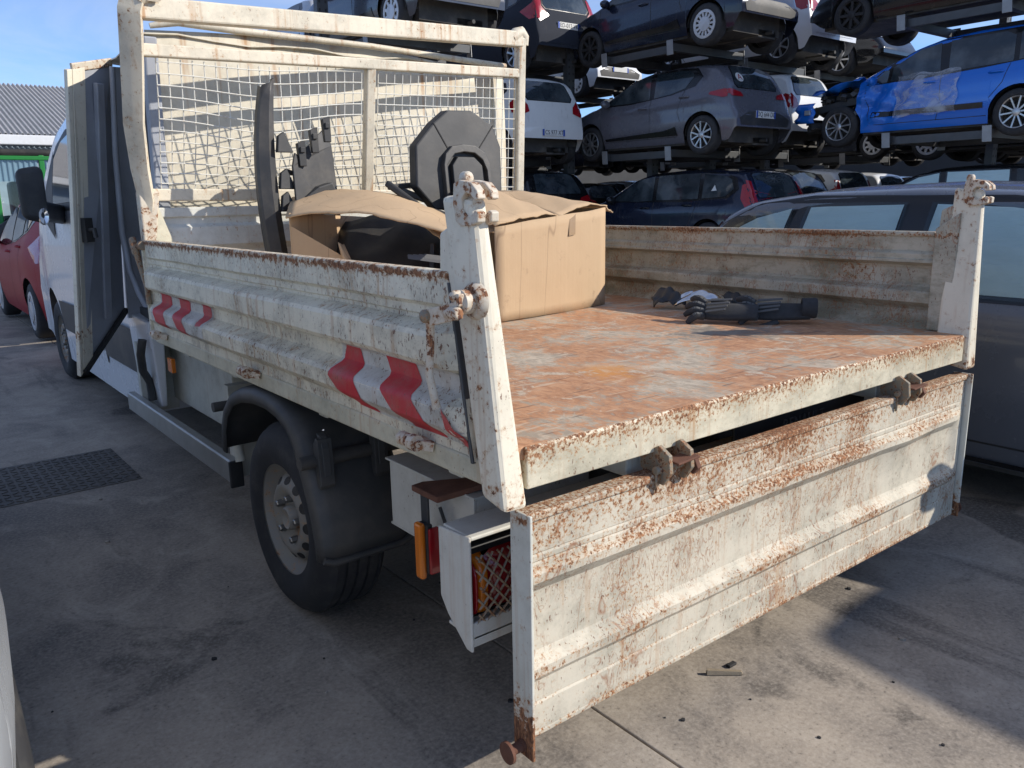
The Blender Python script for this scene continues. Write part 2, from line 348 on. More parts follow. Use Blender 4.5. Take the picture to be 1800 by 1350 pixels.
# ------------------------------------------------------------------ ground
gm = MB().add([(-900, -900, -.014), (900, -900, -.014), (900, 900, -.014), (-900, 900, -.014)], [(0, 1, 2, 3)])
ground = tag(gm.build('ground', M['ground']), kind='structure')
xs = [-7.6, -3.55, .465, 4.5, 8.5, 12.6, 16.6]; ys = [-8.2, -3.3, 9.7, 17.]
for i in range(6):
    for j in range(3):
        q = MB().box((xs[i]+.004, ys[j]+.004, -.013), (xs[i+1]-.004, ys[j+1]-.004, -.0005*((i+j) % 2)))
        q.build('concrete_slab', M['slab'], ground, bevel=.003)
dc = empty('drain_cover', (-.64, 3.55, 0)); tag(dc, 'black chequered metal drain cover set in the concrete left of the truck', 'drain cover')
MB().box((-1.28, 3.2, -.002), (.0, 3.92, .004)).build('plate', M['grate'], dc, bevel=.002)
b = MB()
for i in range(30):
    for j in range(14):
        x = -1.25+i*.0425; y = 3.23+j*.05; a = .7 if (i+j) % 2 else -.7; dx, dy = math.cos(a)*.017, math.sin(a)*.017
        b.beam((x-dx, y-dy, .006), (x+dx, y+dy, .006), .009, .003)
tag(b.build('tread_pattern', M['grate'], dc), kind='stuff')
st = empty('wood_splinter', (.88, .046, 0)); tag(st, 'pale broken wood splinter on the sunlit concrete', 'splinter')
MB().hexa([(.845, .075, .002), (.93, .005, .002), (.942, .02, .002), (.855, .088, .002), (.848, .078, .016), (.927, .01, .012), (.938, .018, .011), (.856, .085, .017)]).build('splinter_body', plain('old_wood', (.36, .29, .2), .85, 0, .6, 30, .3), st)
MB().box((.93, .055, 0), (.965, .07, .009), Matrix.Translation((0, 0, 0))).build('bark_piece', M['dark'], st, bevel=.002)
for k, (x, y, r) in enumerate([(.35, 1.9, .014), (-.3, 1.15, .01), (-.1, .75, .008), (.3, .36, .009), (-.35, 2.4, .012), (.62, -.02, .007), (1.5, -.2, .012), (1.7, .1, .009), (-.25, 3.0, .011), (-.6, 5.2, .013)]+[(random.Random(k_).uniform(-.8, 2.2), random.Random(k_+50).uniform(-.9, 3.2), random.Random(k_+99).uniform(.003, .006)) for k_ in range(40)]):
    mb = MB(); pts = []
    for a in range(6): pts.append((x+math.cos(a*1.05)*r*random.uniform(.6, 1.2), y+math.sin(a*1.05)*r*random.uniform(.6, 1.2)))
    mb.prism(pts, 2, -.001, r*.6); o = mb.build('grit_crumb', M['dark'] if k % 2 else M['slab'], None, bevel=.001)
    tag(o, 'tiny crumb of grit lying on the concrete', 'grit', 'crumbs of grit on the yard')

# ------------------------------------------------------------------ tipper truck
W = 2.2576; ZF = .911; ZT = 1.274; YF = 2.62
truck = empty('tipper_truck', (1.13, 2.6, 0)); tag(truck, 'rusty white tipper truck with lowered tailgate and wire mesh headboard', 'truck')
T = truck
# bed floor and rails
MB().box((.03, .0, ZF-.03), (W-.03, YF+.04, ZF)).build('bed_floor', M['floor'], T, bevel=.003)
rb = MB().prism([(-.012, .815), (.05, .815), (.05, .875), (.0, .9105), (-.008, .9135), (-.012, .905)], 0, .075, W-.075).build('rear_beam', M['rear'], T, bevel=.003)
for sx, nm in ((0, 'L'), (1, 'R')):
    x0, x1 = (0.004, .06) if sx == 0 else (W-.06, W-.004)
    MB().box((x0, .05, .822), (x1, YF, .878)).build('bed_side_rail', M['rail'], T, bevel=.006)

SIDEP = [(0, .004), (.15, .004), (.16, -.004), (.18, -.012), (.225, -.012), (.235, -.018), (.26, -.018), (.285, .012), (.30, .028), (.33, .033), (.47, .033), (.50, .024), (.535, -.014), (.55, -.018), (.645, -.018), (.66, -.01), (.70, .022), (.73, .031), (.83, .029), (.86, .02), (.905, -.006), (.925, -.008), (1, -.008)]
TAILP = [(0, 0), (.165, 0), (.17, -.003), (.18, 0), (.2, 0), (.206, -.003), (.214, 0), (.232, .002), (.24, .013), (.25, .017), (.285, .017), (.295, .012), (.345, -.016), (.36, -.018), (.5, -.02), (.62, -.018), (.64, -.012), (.665, .01), (.675, .015), (.715, .015), (.725, .01), (.745, 0), (.84, 0), (.846, -.004), (.856, 0), (1, 0)]
def dens(prof):
    us = []
    for (a, _), (b_, _) in zip(prof, prof[1:]):
        k = max(1, round((b_-a)/.03))
        us += [a+(b_-a)*i/k for i in range(k)]
    return us+[1.]
def board_pt(side, y, u):        # a point on the outside of a side board
    z = ZT-(ZT-.872)*u; e = .085+.07*(z-.9)/.37
    f = sm((y-e-.005)/.025)*sm((YF-.02-y)/.04)
    wob = .0035*math.sin(y*5.1+u*3)*math.sin(u*6) + .002*math.sin(y*13+u*9)
    x = -interp(SIDEP, u)*f - wob
    return (x if side == 0 else W-x, y, z)
def side_board(side, mat):
    us = dens(SIDEP); n = 64; o_, i_ = [], []
    for u in us:
        z = ZT-(ZT-.872)*u; e = .085+.07*(z-.9)/.37
        row = [board_pt(side, e+(YF-e)*k/n, u) for k in range(n+1)]; o_.append(row)
        i_.append([(p[0]+(.022 if side == 0 else -.022), p[1], p[2]) for p in row])
    b = MB().grid(o_).grid(i_); nc = n+1; nr = len(us); off = nr*nc
    for j in range(n): b.f += [(j, j+1, off+j+1, off+j), ((nr-1)*nc+j, (nr-1)*nc+j+1, off+(nr-1)*nc+j+1, off+(nr-1)*nc+j)]
    for i in range(nr-1): b.f += [(i*nc, (i+1)*nc, off+(i+1)*nc, off+i*nc), (i*nc+n, (i+1)*nc+n, off+(i+1)*nc+n, off+i*nc+n)]
    o = b.build('side_board', mat, T, smooth=20)
    s = 1 if side == 0 else -1; X = lambda v: v if side == 0 else W-v
    q = MB().hexa([(X(-.006), .155, ZT-.005), (X(.03), .155, ZT-.005), (X(.03), YF+.005, ZT-.005), (X(-.006), YF+.005, ZT-.005), (X(-.006), .157, ZT+.014), (X(.03), .157, ZT+.014), (X(.03), YF+.005, ZT+.014), (X(-.006), YF+.005, ZT+.014)])
    q.build('top_rail', mat, o, bevel=.006)
    q = MB().hexa([(X(-.005), .080, .868), (X(.03), .080, .868), (X(.03), .089, .868), (X(-.005), .089, .868), (X(-.004), .152, ZT-.01), (X(.03), .152, ZT-.01), (X(.03), .16, ZT-.01), (X(-.004), .16, ZT-.01)])
    q.build('end_plate', M['galv'] if side == 0 else mat, o, bevel=.002)
    MB().box((min(X(-.012), X(.03)), YF-.004, .868), (max(X(-.012), X(.03)), YF+.01, ZT+.012)).build('end_plate', mat, o, bevel=.003)
    return o
sbL = side_board(0, M['side']); sbL['label'] = 'white corrugated side board with red and white hazard stripes'
sbR = side_board(1, M['sidein']); sbR['label'] = 'mossy scratched side board next to the grey car'
# hazard stripes that follow the pressing
def stripe(poly, mat, nm, off):
    bm = bmesh.new(); f = bm.faces.new([bm.verts.new((y, z, 0)) for y, z in poly])
    for k in range(48):
        u = k/47; z = ZT-(ZT-.872)*u
        g = bm.verts[:]+bm.edges[:]+bm.faces[:]; bmesh.ops.bisect_plane(bm, geom=g, plane_co=(0, z, 0), plane_no=(0, 1, 0))
    for y in [i*.05 for i in range(60)]:
        g = bm.verts[:]+bm.edges[:]+bm.faces[:]; bmesh.ops.bisect_plane(bm, geom=g, plane_co=(y, 0, 0), plane_no=(1, 0, 0))
    for v in bm.verts:
        y, z = v.co.x, v.co.y; p = board_pt(0, y, (ZT-z)/(ZT-.872)); v.co = (p[0]-off, y, z)
    bmesh.ops.recalc_face_normals(bm, faces=bm.faces); me = bpy.data.meshes.new(nm); bm.to_mesh(me); bm.free()
    o = MB().build(nm, mat, sbL, me=me); shade(me, 30)
    return o
stripe([(2.51, 1.072), (1.80, 1.072), (1.80, .915), (2.51, .915)], M['white'], 'reflective_backing', .0012)
for p_ in ([(2.485, 1.07), (2.34, 1.07), (2.345, 1.0), (2.29, .918), (2.43, .918), (2.49, .995)], [(2.215, 1.07), (2.07, 1.07), (2.07, 1.0), (1.985, .918), (2.12, .918), (2.215, 1.0)], [(1.92, 1.07), (1.83, 1.07), (1.815, 1.03), (1.83, .985), (1.88, .98), (1.92, 1.03)]):
    stripe(p_, M['red'], 'reflective_stripe', .0026)
stripe([(.72, 1.06), (.12, 1.06), (.1, .9), (.6, .9), (.73, .97)], M['white'], 'reflective_backing', .0012)
for p_ in ([(.69, 1.058), (.615, 1.058), (.575, .99), (.5, .902), (.615, .902), (.728, .972)], [(.482, 1.056), (.335, 1.056), (.29, .985), (.19, .902), (.33, .902), (.435, .985)], [(.16, .985), (.13, .965), (.1, .915), (.1, .9), (.13, .9)]):
    stripe(p_, M['red'], 'reflective_stripe', .0026)

# side hinges
def hinge(y, x=0., z=.88, parent=T):
    h = MB()
    h.lathe([(-.03, .0), (-.03, .012), (-.024, .017), (.024, .017), (.03, .012), (.03, 0)], (x-.035, y, z), 1, 14)
    h.lathe([(-.012, .0), (-.012, .02), (.012, .02), (.012, 0)], (x-.035, y-.035, z), 1, 14)
    h.beam((x-.035, y-.02, z), (x+.01, y-.045, z-.012), .05, .022); h.tube([(x-.035, y-.055, z), (x-.035, y+.04, z)], .008, 8)
    return h.build('hinge', M['cast'], parent, smooth=35)
for y in (.31, 1.39, 2.47): hinge(y)

# rear corner posts
def post(side):
    X = lambda v: v if side == 0 else W-v
    lean_ = .0 if side == 0 else .07
    o = MB().hexa([(X(-.004), .052 if side == 0 else .1, .80), (X(-.004), -.03, .782), (X(.066), -.026, .778), (X(.066), .052 if side == 0 else .1, .80), (X(-.004), .172-lean_, 1.447), (X(-.004), .06-lean_*.85, 1.44), (X(.032), .055-lean_*.85, 1.442), (X(.032), .168-lean_, 1.45)]).build('corner_post', M['post'], T, bevel=.011)
    # cheek plate that receives the side board
    MB().hexa([(X(xx_), yy_-lean_*.75, zz_) for xx_, yy_, zz_ in ((.0, .1, 1.2), (.034, .1, 1.2), (.034, .2, 1.2), (.0, .2, 1.2), (.0, .13, 1.395), (.034, .13, 1.395), (.034, .19, 1.37), (.0, .19, 1.37))]).build('cheek_plate', M['post'] if side == 0 else M['sidein'], o, bevel=.008)
    if side: MB().hexa([(X(.032), .06, .913), (X(.05), .06, .913), (X(.05), .145, .913), (X(.032), .145, .913), (X(.032), .06, 1.36), (X(.05), .06, 1.36), (X(.05), .145, 1.30), (X(.032), .145, 1.30)]).build('inner_plate', M['sidein'], o, bevel=.004)
    # claw casting on top: two C plates open to the rear, joined by a bridge
    hk = MB(); cy, cz, hs_ = .078-lean_*.85, 1.44, .74
    Cc = [(.05, .045), (.02, .052), (-.035, .044), (-.062, .022), (-.066, .0), (-.047, -.004), (-.03, .014), (-.004, .016), (.012, .0), (.01, -.028), (-.01, -.046), (-.034, -.042), (-.05, -.03), (-.064, -.036), (-.062, -.062), (-.03, -.072), (.02, -.074), (.045, -.06), (.056, -.01)]
    for xa, xb in ((-.009, .012), (.026, .046)):
        hk.prism([(cy+y*hs_, cz+z*hs_) for y, z in Cc], 0, X(xa), X(xb))
    hk.box((min(X(.012), X(.028)), cy+.012, cz-.045), (max(X(.012), X(.028)), cy+.04, cz+.034))
    hk.lathe([(-.014, 0), (-.012, .01), (-.008, .014), (.008, .014), (.012, .01), (.012, 0)], (X(.02), cy+.03, cz+.043), 1, 14)
    hk.build('tailgate_claw', M['cast'], o, bevel=.0025)
    return o
for s_ in (0, 1): post(s_)
# latch with hanging lever on the left post
la = MB()
la.lathe([(.0, .0), (-.012, .0), (-.012, .033), (-.004, .039), (.006, .041)], (-.004, .055, 1.232), 0, 28)
la = la.build('latch_flange', M['cast'], T, smooth=35)
q = MB()
q.lathe([(-.022, 0), (-.015, .022), (-.011, .026), (.011, .026), (.015, .022), (.015, 0)], (-.028, .058, 1.232), 0, 24)
q.build('latch_disc', M['cast'], la, smooth=35)
q = MB(); q.beam((-.045, .05, 1.218), (-.066, .13, 1.197), .02, .036); q.lathe([(-.024, 0), (-.024, .01), (-.018, .014), (.018, .014), (.024, .01), (.024, 0)], (-.056, .062, 1.212), 1, 16)
q.lathe([(-.02, 0), (-.014, .009), (-.01, .012), (.01, .012), (.014, .009), (.014, 0)], (-.046, .06, 1.246), 0, 14); q.box((-.056, .04, 1.226), (-.042, .068, 1.252))
q.build('latch_knuckle', M['cast'], la, smooth=35, bevel=.002)
q = MB(); q.lathe([(-.022, 0), (-.018, .011), (-.014, .0145), (.014, .0145), (.018, .011), (.018, 0)], (-.068, .135, 1.2), 0, 16); q.build('pivot_bolt', M['castr'], la, smooth=35)
q = MB(); q.tube([(-.067, .133, 1.2), (-.066, .136, 1.16), (-.064, .142, 1.12), (-.066, .147, 1.07), (-.063, .14, 1.035), (-.058, .134, .995)], [.0105, .0095, .009, .009, .009, .0098], 10)
q.build('latch_lever', M['cast'], la, smooth=50)
# forward latch rod of the side board
q = MB(); q.tube([(-.03, YF+.03, 1.225), (-.035, YF+.035, 1.27), (-.03, YF+.06, 1.29)], .016, 8); q.tube([(-.03, YF+.03, 1.25), (-.02, YF+.02, 1.17), (-.012, YF-.02, 1.08), (-.012, YF-.03, 1.0)], [.016, .012, .012, .013], 8); q.lathe([(-.02, 0), (-.02, .02), (.02, .02), (.02, 0)], (-.01, YF-.0, 1.262), 1, 12)
q.build('front_catch', M['castr'], T, smooth=45)
MB().hexa([(.0, YF+.0, .83), (.06, YF+.0, .83), (.06, YF+.06, .83), (.0, YF+.06, .83), (.0, YF+.012, 1.262), (.06, YF+.012, 1.262), (.06, YF+.06, 1.262), (.0, YF+.06, 1.262)]).build('front_post', M['post'], T, bevel=.006)

# tailgate, hanging
tgY = -.024; tx0, tx1 = .068, W-.055; tz0, tz1 = .756, .206
us = dens(TAILP); n = 90; o_, i_ = [], []
for u in us:
    z = tz0+(tz1-tz0)*u; a, c = [], []
    for k in range(n+1):
        x = tx0+(tx1-tx0)*k/n; f = sm((tx1-.015-x)/.05)
        dent = .004*math.exp(-((x-1.62)/.16)**2-((u-.42)/.1)**2)*math.sin(x*24) - .011*math.exp(-((x-1.75)/.14)**2-((u-.33)/.09)**2) + .004*math.exp(-((x-1.35)/.2)**2-((u-.5)/.12)**2)
        wob = .0012*math.sin(x*6+u*5)*math.sin(u*7) + .0005*math.sin(x*21+u*13)
        y = tgY-interp(TAILP, u)*f*.8+wob+dent; a.append((x, y, z)); c.append((x, y+.018, z))
    o_.append(a); i_.append(c)
b = MB().grid(o_).grid(i_); nc = n+1; nr = len(us); off = nr*nc
for j in range(n): b.f += [(j, j+1, off+j+1, off+j), ((nr-1)*nc+j, (nr-1)*nc+j+1, off+(nr-1)*nc+j+1, off+(nr-1)*nc+j)]
tg = b.build('tailgate', M['tail'], T, smooth=18); tg['label'] = 'rust scratched corrugated tailgate hanging open behind the bed'
MB().box((tx0-.012, tgY-.006, tz0-.012), (tx1+.012, tgY+.045, tz0+.008)).build('top_rail', M['tail'], tg, bevel=.004)
for xa in (tx0-.014, tx1+.006):
    MB().box((xa, tgY-.021, tz1-.05 if xa < 1 else tz1-.01), (xa+.008, tgY+.05, tz0+.01)).build('end_plate', M['tailend'], tg, bevel=.002)
MB().box((tx0, tgY-.002, tz1-.004), (tx1, tgY+.03, tz1+.01)).build('bottom_rail', M['tail'], tg, bevel=.003)
for xa, s in ((tx0-.01, -1), (tx1+.01, 1)):
    q = MB(); zc = tz1-.022 if s < 0 else tz1+.01
    prof = [(-.005, 0), (-.005, .016), (.012, .016), (.012, .0125), (.045, .0125), (.045, .027), (.053, .027), (.056, .02), (.056, 0)]
    q.lathe([(s*a, r) for a, r in prof], (xa, tgY+.016, zc), 0, 18); q.build('locking_pin', M['rust'], tg, smooth=40)
def tail_hinge(x):
    h = MB()
    for dx in (-.05, .03): h.prism([(tgY+.06, .80), (tgY-.0, .835), (tgY-.035, .815), (tgY-.04, .77), (tgY-.018, .735), (tgY+.03, .74), (tgY+.06, .77)], 0, x+dx, x+dx+.014)
    h.tube([(x-.07, tgY-.008, .775), (x+.085, tgY-.008, .775)], .011, 10); h.tube([(x-.065, tgY-.008, .775), (x-.068, tgY-.012, .75), (x-.06, tgY-.005, .715)], .004, 6)
    o = h.build('tailgate_hinge', M['castr'], T, smooth=35, bevel=.002)
    q = MB(); q.prism([(tgY+.04, .79), (tgY+.01, .805), (tgY-.03, .795), (tgY-.045, .765), (tgY-.03, .745), (tgY+.005, .76)], 0, x+.05, x+.066); q.beam((x-.02, tgY-.02, .79), (x+.05, tgY-.03, .8), .05, .006)
    q.build('hinge_leaf', M['rust'], o, bevel=.002)
for x in (.535, 1.73): tail_hinge(x)

# headboard: low sheet, leaning frame, wire mesh
HP = [(0, 0), (.1, 0), (.13, .02), (.3, .024), (.36, .0), (.44, -.004), (.5, .02), (.68, .024), (.74, 0), (1, 0)]
us = dens(HP); b = MB(); b.grid([[(.04+(W-.08)*k/30, YF+.03-interp(HP, u)*sm((k/30)/.05)*sm((1-k/30)/.05), 1.40-(1.40-ZF+.002)*u) for k in range(31)] for u in us])
b.build('headboard_sheet', M['head'], T, smooth=28)
LB, LT, RB, RT = Vector((.045, 2.63, 1.505)), Vector((.01, 2.345, 2.2)), Vector((W-.03, 2.70, 1.47)), Vector((W-.03, 2.655, 2.365))
def hb(s, t): return LB.lerp(LT, t).lerp(RB.lerp(RT, t), s)      # point of the headboard plane
MB().beam((.02, YF+.045, 1.405), (W-.03, YF+.06, 1.405), .06, .045).build('headboard_rail', M['head'], T, bevel=.006)
MB().beam(hb(-.01, -.03), hb(1, -.01), .05, .055).build('headboard_rail', M['frame'], T, bevel=.006)
MB().beam(hb(.0, .80), hb(1., .775), .045, .05).build('headboard_rail', M['frame'], T, bevel=.006)
MB().beam(hb(-.01, 1.0)+Vector((0, 0, .01)), hb(1.0, .985), .06, .085).build('headboard_top_beam', M['frame'], T, bevel=.008)
MB().beam(hb(.515, -.02), hb(.515, .775), .05, .045, (0, 1, 0)).build('headboard_post', M['frame'], T, bevel=.006)
MB().beam(hb(1., -.7), hb(1., 1.0), .055, .055, (0, 1, 0)).build('headboard_post', M['frame'], T, bevel=.01)
q = MB(); q.tube([hb(.965, .985), hb(.985, 1.02), hb(1.0, 1.03), hb(1.012, 1.0), hb(1.012, .95)], [.035, .036, .035, .034, .03], 10); q.build('bent_corner', M['frame'], T, smooth=50)
# left post: a bowed, flattened channel
path = [(.03, 2.64, 1.27), (.03, 2.635, 1.38), (.035, 2.62, 1.46), (.012, 2.58, 1.60), (-.012, 2.50, 1.78), (-.015, 2.43, 1.95), (-.018, 2.37, 2.1), (-.02, 2.335, 2.2), (-.008, 2.325, 2.245), (.03, 2.325, 2.262), (.09, 2.33, 2.262)]
wd = [.05, .055, .06, .07, .078, .082, .085, .085, .085, .075, .07]
G = []
dn = 4
for i in range((len(path)-1)*dn+1):
    k, f = divmod(i, dn); f /= dn; k2 = min(k+1, len(path)-1)
    p = Vector(path[k]).lerp(Vector(path[k2]), f); ww = lerp(wd[k], wd[k2], f)
    d = (Vector(path[k2])-Vector(path[max(k-1, 0)])).normalized()
    sd = Vector((1, -.55, 0)); sd = (sd-d*sd.dot(d)).normalized(); nn = sd.cross(d).normalized()
    G.append([p+sd*(ww*a)+nn*c for a, c in ((-.5, .02), (-.52, -.005), (-.46, -.022), (-.2, -.026), (.1, -.02), (.22, -.012), (.34, -.024), (.5, -.022), (.54, 0), (.5, .02), (0, .024), (-.5, .02))])
MB().grid(G).build('bent_headboard_post', M['frame'], T, smooth=45)
MB().hexa([(.0, 2.6, 1.26), (.05, 2.6, 1.26), (.05, 2.66, 1.26), (.0, 2.66, 1.26), (.0, 2.6, 1.5), (.09, 2.6, 1.5), (.09, 2.66, 1.5), (.0, 2.66, 1.5)]).build('post_foot', M['cast'], T, bevel=.006)
q = MB(); q.hexa([(.05, 2.6, 1.27), (.13, 2.61, 1.27), (.13, 2.615, 1.27), (.05, 2.605, 1.27), (.05, 2.6, 1.46), (.07, 2.61, 1.46), (.07, 2.615, 1.46), (.05, 2.605, 1.46)]); q.build('gusset', M['rail'], T)
def sag(s, t):
    a = math.exp(-((s-.22)/.2)**2)*math.exp(-((t-.45)/.28)**2)
    return Vector((0, -.05*a, -.035*a*math.sin((s-.1)*9)-.02*a))
for s0, s1, nv in ((.028, .492, 20), (.538, .985, 19)):
    b = MB()
    for i in range(nv+1):
        s = s0+(s1-s0)*i/nv
        b.tube([hb(s, .0+.76*k/14)+sag(s, .76*k/14) for k in range(15)], .0026, 5)
    nh = 12
    for j in range(1, nh+1):
        t = .0+.76*j/nh-.02
        b.tube([hb(s0+(s1-s0)*k/24, t)+sag(s0+(s1-s0)*k/24, t)+Vector((0, -.005, 0)) for k in range(25)], .0026, 5)
    b.build('wire_mesh', M['wire'], T)

# locker behind the cab
MB().grid([[(.16+(W-.2)*k/40, 2.80+.006*math.sin(k*.35+j*.25)+.02*sm((j-6)/4), .92+(1.3+.05*math.sin(k*.08))*j/10-(.05*(k/40)*(j == 10))) for k in range(41)] for j in range(11)]).build('locker_rear_panel', M['panel'], T, smooth=60, solid=.004)
q = MB(); q.tube([(.18, 2.80, 2.235), (.3, 2.78, 2.262), (.6, 2.80, 2.255), (1.3, 2.79, 2.25), (2.2, 2.77, 2.215)], [.012, .02, .018, .016, .018], 8); q.build('folded_roof_edge', M['frame'], T, smooth=50)
MB().hexa([(.2, 2.80, .8), (W-.1, 2.80, .8), (W-.1, 3.62, .8), (.2, 3.62, .8), (.2, 2.80, .86), (W-.1, 2.80, .86), (W-.1, 3.62, .86), (.2, 3.62, .86)]).build('locker_floor', M['greyin'], T)
MB().hexa([(.12, 3.60, .82), (W-.1, 3.60, .82), (W-.1, 3.63, .82), (.12, 3.63, .82), (.14, 3.44, 2.14), (W-.1, 3.44, 2.14), (W-.1, 3.47, 2.14), (.14, 3.47, 2.14)]).build('locker_front_wall', M['greyin'], T)
MB().hexa([(W-.13, 2.8, .82), (W-.1, 2.8, .82), (W-.1, 3.62, .82), (W-.13, 3.62, .82), (W-.13, 2.8, 2.2), (W-.1, 2.8, 2.2), (W-.1, 3.46, 2.2), (W-.13, 3.46, 2.2)]).build('locker_side_wall', M['panel'], T)
MB().grid([[(.13+(W-.2)*i/12, 2.8+.68*j/6, 2.2-.05*j/6+.012*math.sin(i*1.7+j*1.3)) for i in range(13)] for j in range(7)]).build('locker_roof', M['panel'], T, solid=.006)
q = MB(); q.hexa([(.1, 2.78, .9), (.17, 2.78, .9), (.17, 2.83, .9), (.1, 2.83, .9), (.13, 2.74, 2.18), (.19, 2.74, 2.18), (.19, 2.8, 2.18), (.13, 2.8, 2.18)]); q.build('locker_pillar', M['greyin'], T, bevel=.008)
MB().tube([(.16, 3.0, 2.12), (.17, 3.03, 2.0), (.165, 3.05, 1.9), (.175, 3.06, 1.8), (.17, 3.08, 1.74)], .006, 6).build('hanging_cable', M['black'], T, smooth=60)
MB().tube([(.12, 3.3, 2.12), (.1, 3.36, 1.7), (.1, 3.42, 1.3), (.11, 3.4, 1.1), (.12, 3.3, .98), (.13, 3.2, .9)], [.014, .016, .018, .016, .016, .014], 8).build('door_seal', M['greyin'], T, smooth=60)
q = MB(); q.hexa([(.1, 2.82, .84), (.16, 2.82, .84), (.16, 3.25, .88), (.1, 3.25, .88), (.1, 2.82, .9), (.16, 2.82, .9), (.16, 3.25, .92), (.1, 3.25, .92)]); q.build('locker_sill', M['galv'], T, bevel=.005)
# open leaf
Ht, Hb_ = Vector((.14, 3.40, 2.15)), Vector((.11, 3.62, .87)); Ot, Ob = Vector((-.075, 3.27, 2.09)), Vector((-.20, 3.30, .60))
nrm = (Ot-Ht).cross(Hb_-Ht).normalized(); nrm = nrm if nrm.x < 0 else -nrm
leaf = MB().hexa([Hb_, Hb_+nrm*.012, Ob+nrm*.012, Ob, Ht, Ht+nrm*.012, Ot+nrm*.012, Ot]).build('locker_door', M['greyin'], T, bevel=.002); leaf['label'] = 'bent grey locker door standing open behind the cab'
MB().hexa([Ob-nrm*.008, Ob+nrm*.02, Ob+nrm*.02+(Ob-Hb_).normalized()*.03, Ob-nrm*.008+(Ob-Hb_).normalized()*.034, Ot-nrm*.008, Ot+nrm*.02, Ot+nrm*.02+(Ot-Ht).normalized()*.026, Ot-nrm*.008+(Ot-Ht).normalized()*.032]).build('door_edge', M['post'], leaf, bevel=.004)
MB().hexa([Ob-nrm*.010, Ob-nrm*.002, Ob.lerp(Hb_, .2)-nrm*.002, Ob.lerp(Hb_, .2)-nrm*.010, Ot-nrm*.010, Ot-nrm*.002, Ot.lerp(Ht, .3)-nrm*.002, Ot.lerp(Ht, .3)-nrm*.010]).build('door_return', M['post'], leaf, bevel=.002)
MB().beam(Ht.lerp(Ot, .45)-nrm*.02+Vector((0, 0, -.08)), Hb_.lerp(Ob, .45)-nrm*.02+Vector((0, 0, .1)), .05, .03, tuple(nrm)).build('stiffener', M['greyin'], leaf, bevel=.006)
q = MB(); lc = Ot.lerp(Ob, .52)+(Ht-Ot).normalized()*.045-nrm*.02; q.beam(lc+Vector((0, 0, .06)), lc-Vector((0, 0, .06)), .05, .03, tuple(nrm)); q.tube([lc-nrm*.01, lc-nrm*.045+Vector((0, 0, .01)), lc-nrm*.05+Vector((0, 0, -.03))], .012, 8); q.build('door_latch', M['black'], leaf, smooth=40)
MB().beam(Ob-nrm*.012, Hb_-nrm*.012, .03, .02, tuple(nrm)).build('door_bottom_edge', M['dark'], leaf, bevel=.004)
MB().beam(Ot-nrm*.002+Vector((0, 0, .006)), Ht-nrm*.002+Vector((0, 0, .006)), .04, .016, tuple(nrm)).build('door_top_edge', M['cast'], leaf, bevel=.004)

# cab
cabx = .17
def cabside(y, z):
    t = (z-1.25)/.95
    x = cabx+ (0.16*max(0, t)**1.6) + .02*max(0, (.7-z)/.5)
    x += .10*sm((y-6.2)/1.3)+.0
    return x
G = []
ytop = lambda y: interp([(3.66, 2.1), (4.6, 2.16), (5.4, 2.16), (5.9, 2.02), (6.5, 1.5), (7.1, 1.25), (7.45, 1.05), (7.55, .8)], y)
ybot = lambda y: max(.24+.06*sm((y-6.9)/.5), (.345+math.sqrt(max(0, .44**2-(y-6.4)**2))) if abs(y-6.4) < .44 else 0)
stations = sorted([3.66+.13*i for i in range(31)]+[6.4+.44*math.cos(a*math.pi/12) for a in range(13)])
for y in stations:
    zt, zb = ytop(y), ybot(y); row = []
    for k in range(15):
        z = lerp(zb, zt-.1, k/14); row.append((cabside(y, z), y, z))
    xe = row[-1][0]
    for a in range(1, 5):
        th = a/4*math.pi/2; row.append((xe+.12*(1-math.cos(th)), y, zt-.1+.1*math.sin(th)))
    for a in range(1, 4): row.append((lerp(xe+.12, 1.13, a/3), y, zt+.03*a/3))
    full = row+[(2.26-p[0], p[1], p[2]) for p in row[-2::-1]]
    G.append(full)
b = MB().grid(G); N_ = len(G[0]); b.f += [tuple(range(N_)), tuple(range((len(G)-1)*N_, len(G)*N_))]
cab_ = b.build('cab_body', M['cab'], T, smooth=45)
MB().box((.45, 3.7, .35), (1.8, 7.3, .8)).build('cab_underside', M['dark'], T)
def cabdecal(poly, mat, nm, par, off, pol=None):
    bm = bmesh.new(); bm.faces.new([bm.verts.new((y, z, 0)) for y, z in poly])
    for ax, rng in ((0, [3.6+.1*i for i in range(42)]), (1, [.2+.1*i for i in range(24)])):
        for v in rng:
            g = bm.verts[:]+bm.edges[:]+bm.faces[:]; bmesh.ops.bisect_plane(bm, geom=g, plane_co=((v, 0, 0) if ax == 0 else (0, v, 0)), plane_no=((1, 0, 0) if ax == 0 else (0, 1, 0)))
    for v in bm.verts: y, z = v.co.x, v.co.y; v.co = (cabside(y, z)-off, y, z)
    me = bpy.data.meshes.new(nm); bm.to_mesh(me); bm.free(); o = MB().build(nm, mat, par, me=me); shade(me, 60); return o
dr = cabdecal([(4.55, .42), (5.85, .42), (5.95, .6), (6.0, 1.2), (5.9, 1.42), (5.55, 1.92), (5.3, 2.0), (4.6, 2.02)], M['cab'], 'cab_door', T, .008)
cabdecal([(4.66, 1.42), (6.25, 1.4), (5.75, 1.88), (5.45, 1.98), (4.72, 2.0)], M['black'], 'window_surround', dr, .011)
cabdecal([(4.74, 1.48), (5.75, 1.46), (5.78, 1.78), (5.55, 1.9), (5.3, 1.94), (4.78, 1.95)], M['glass'], 'window', dr, .015)
cabdecal([(5.72, 1.2), (6.2, 1.38), (5.8, 1.85), (5.77, 1.8)], M['black'], 'mirror_trim', dr, .016)
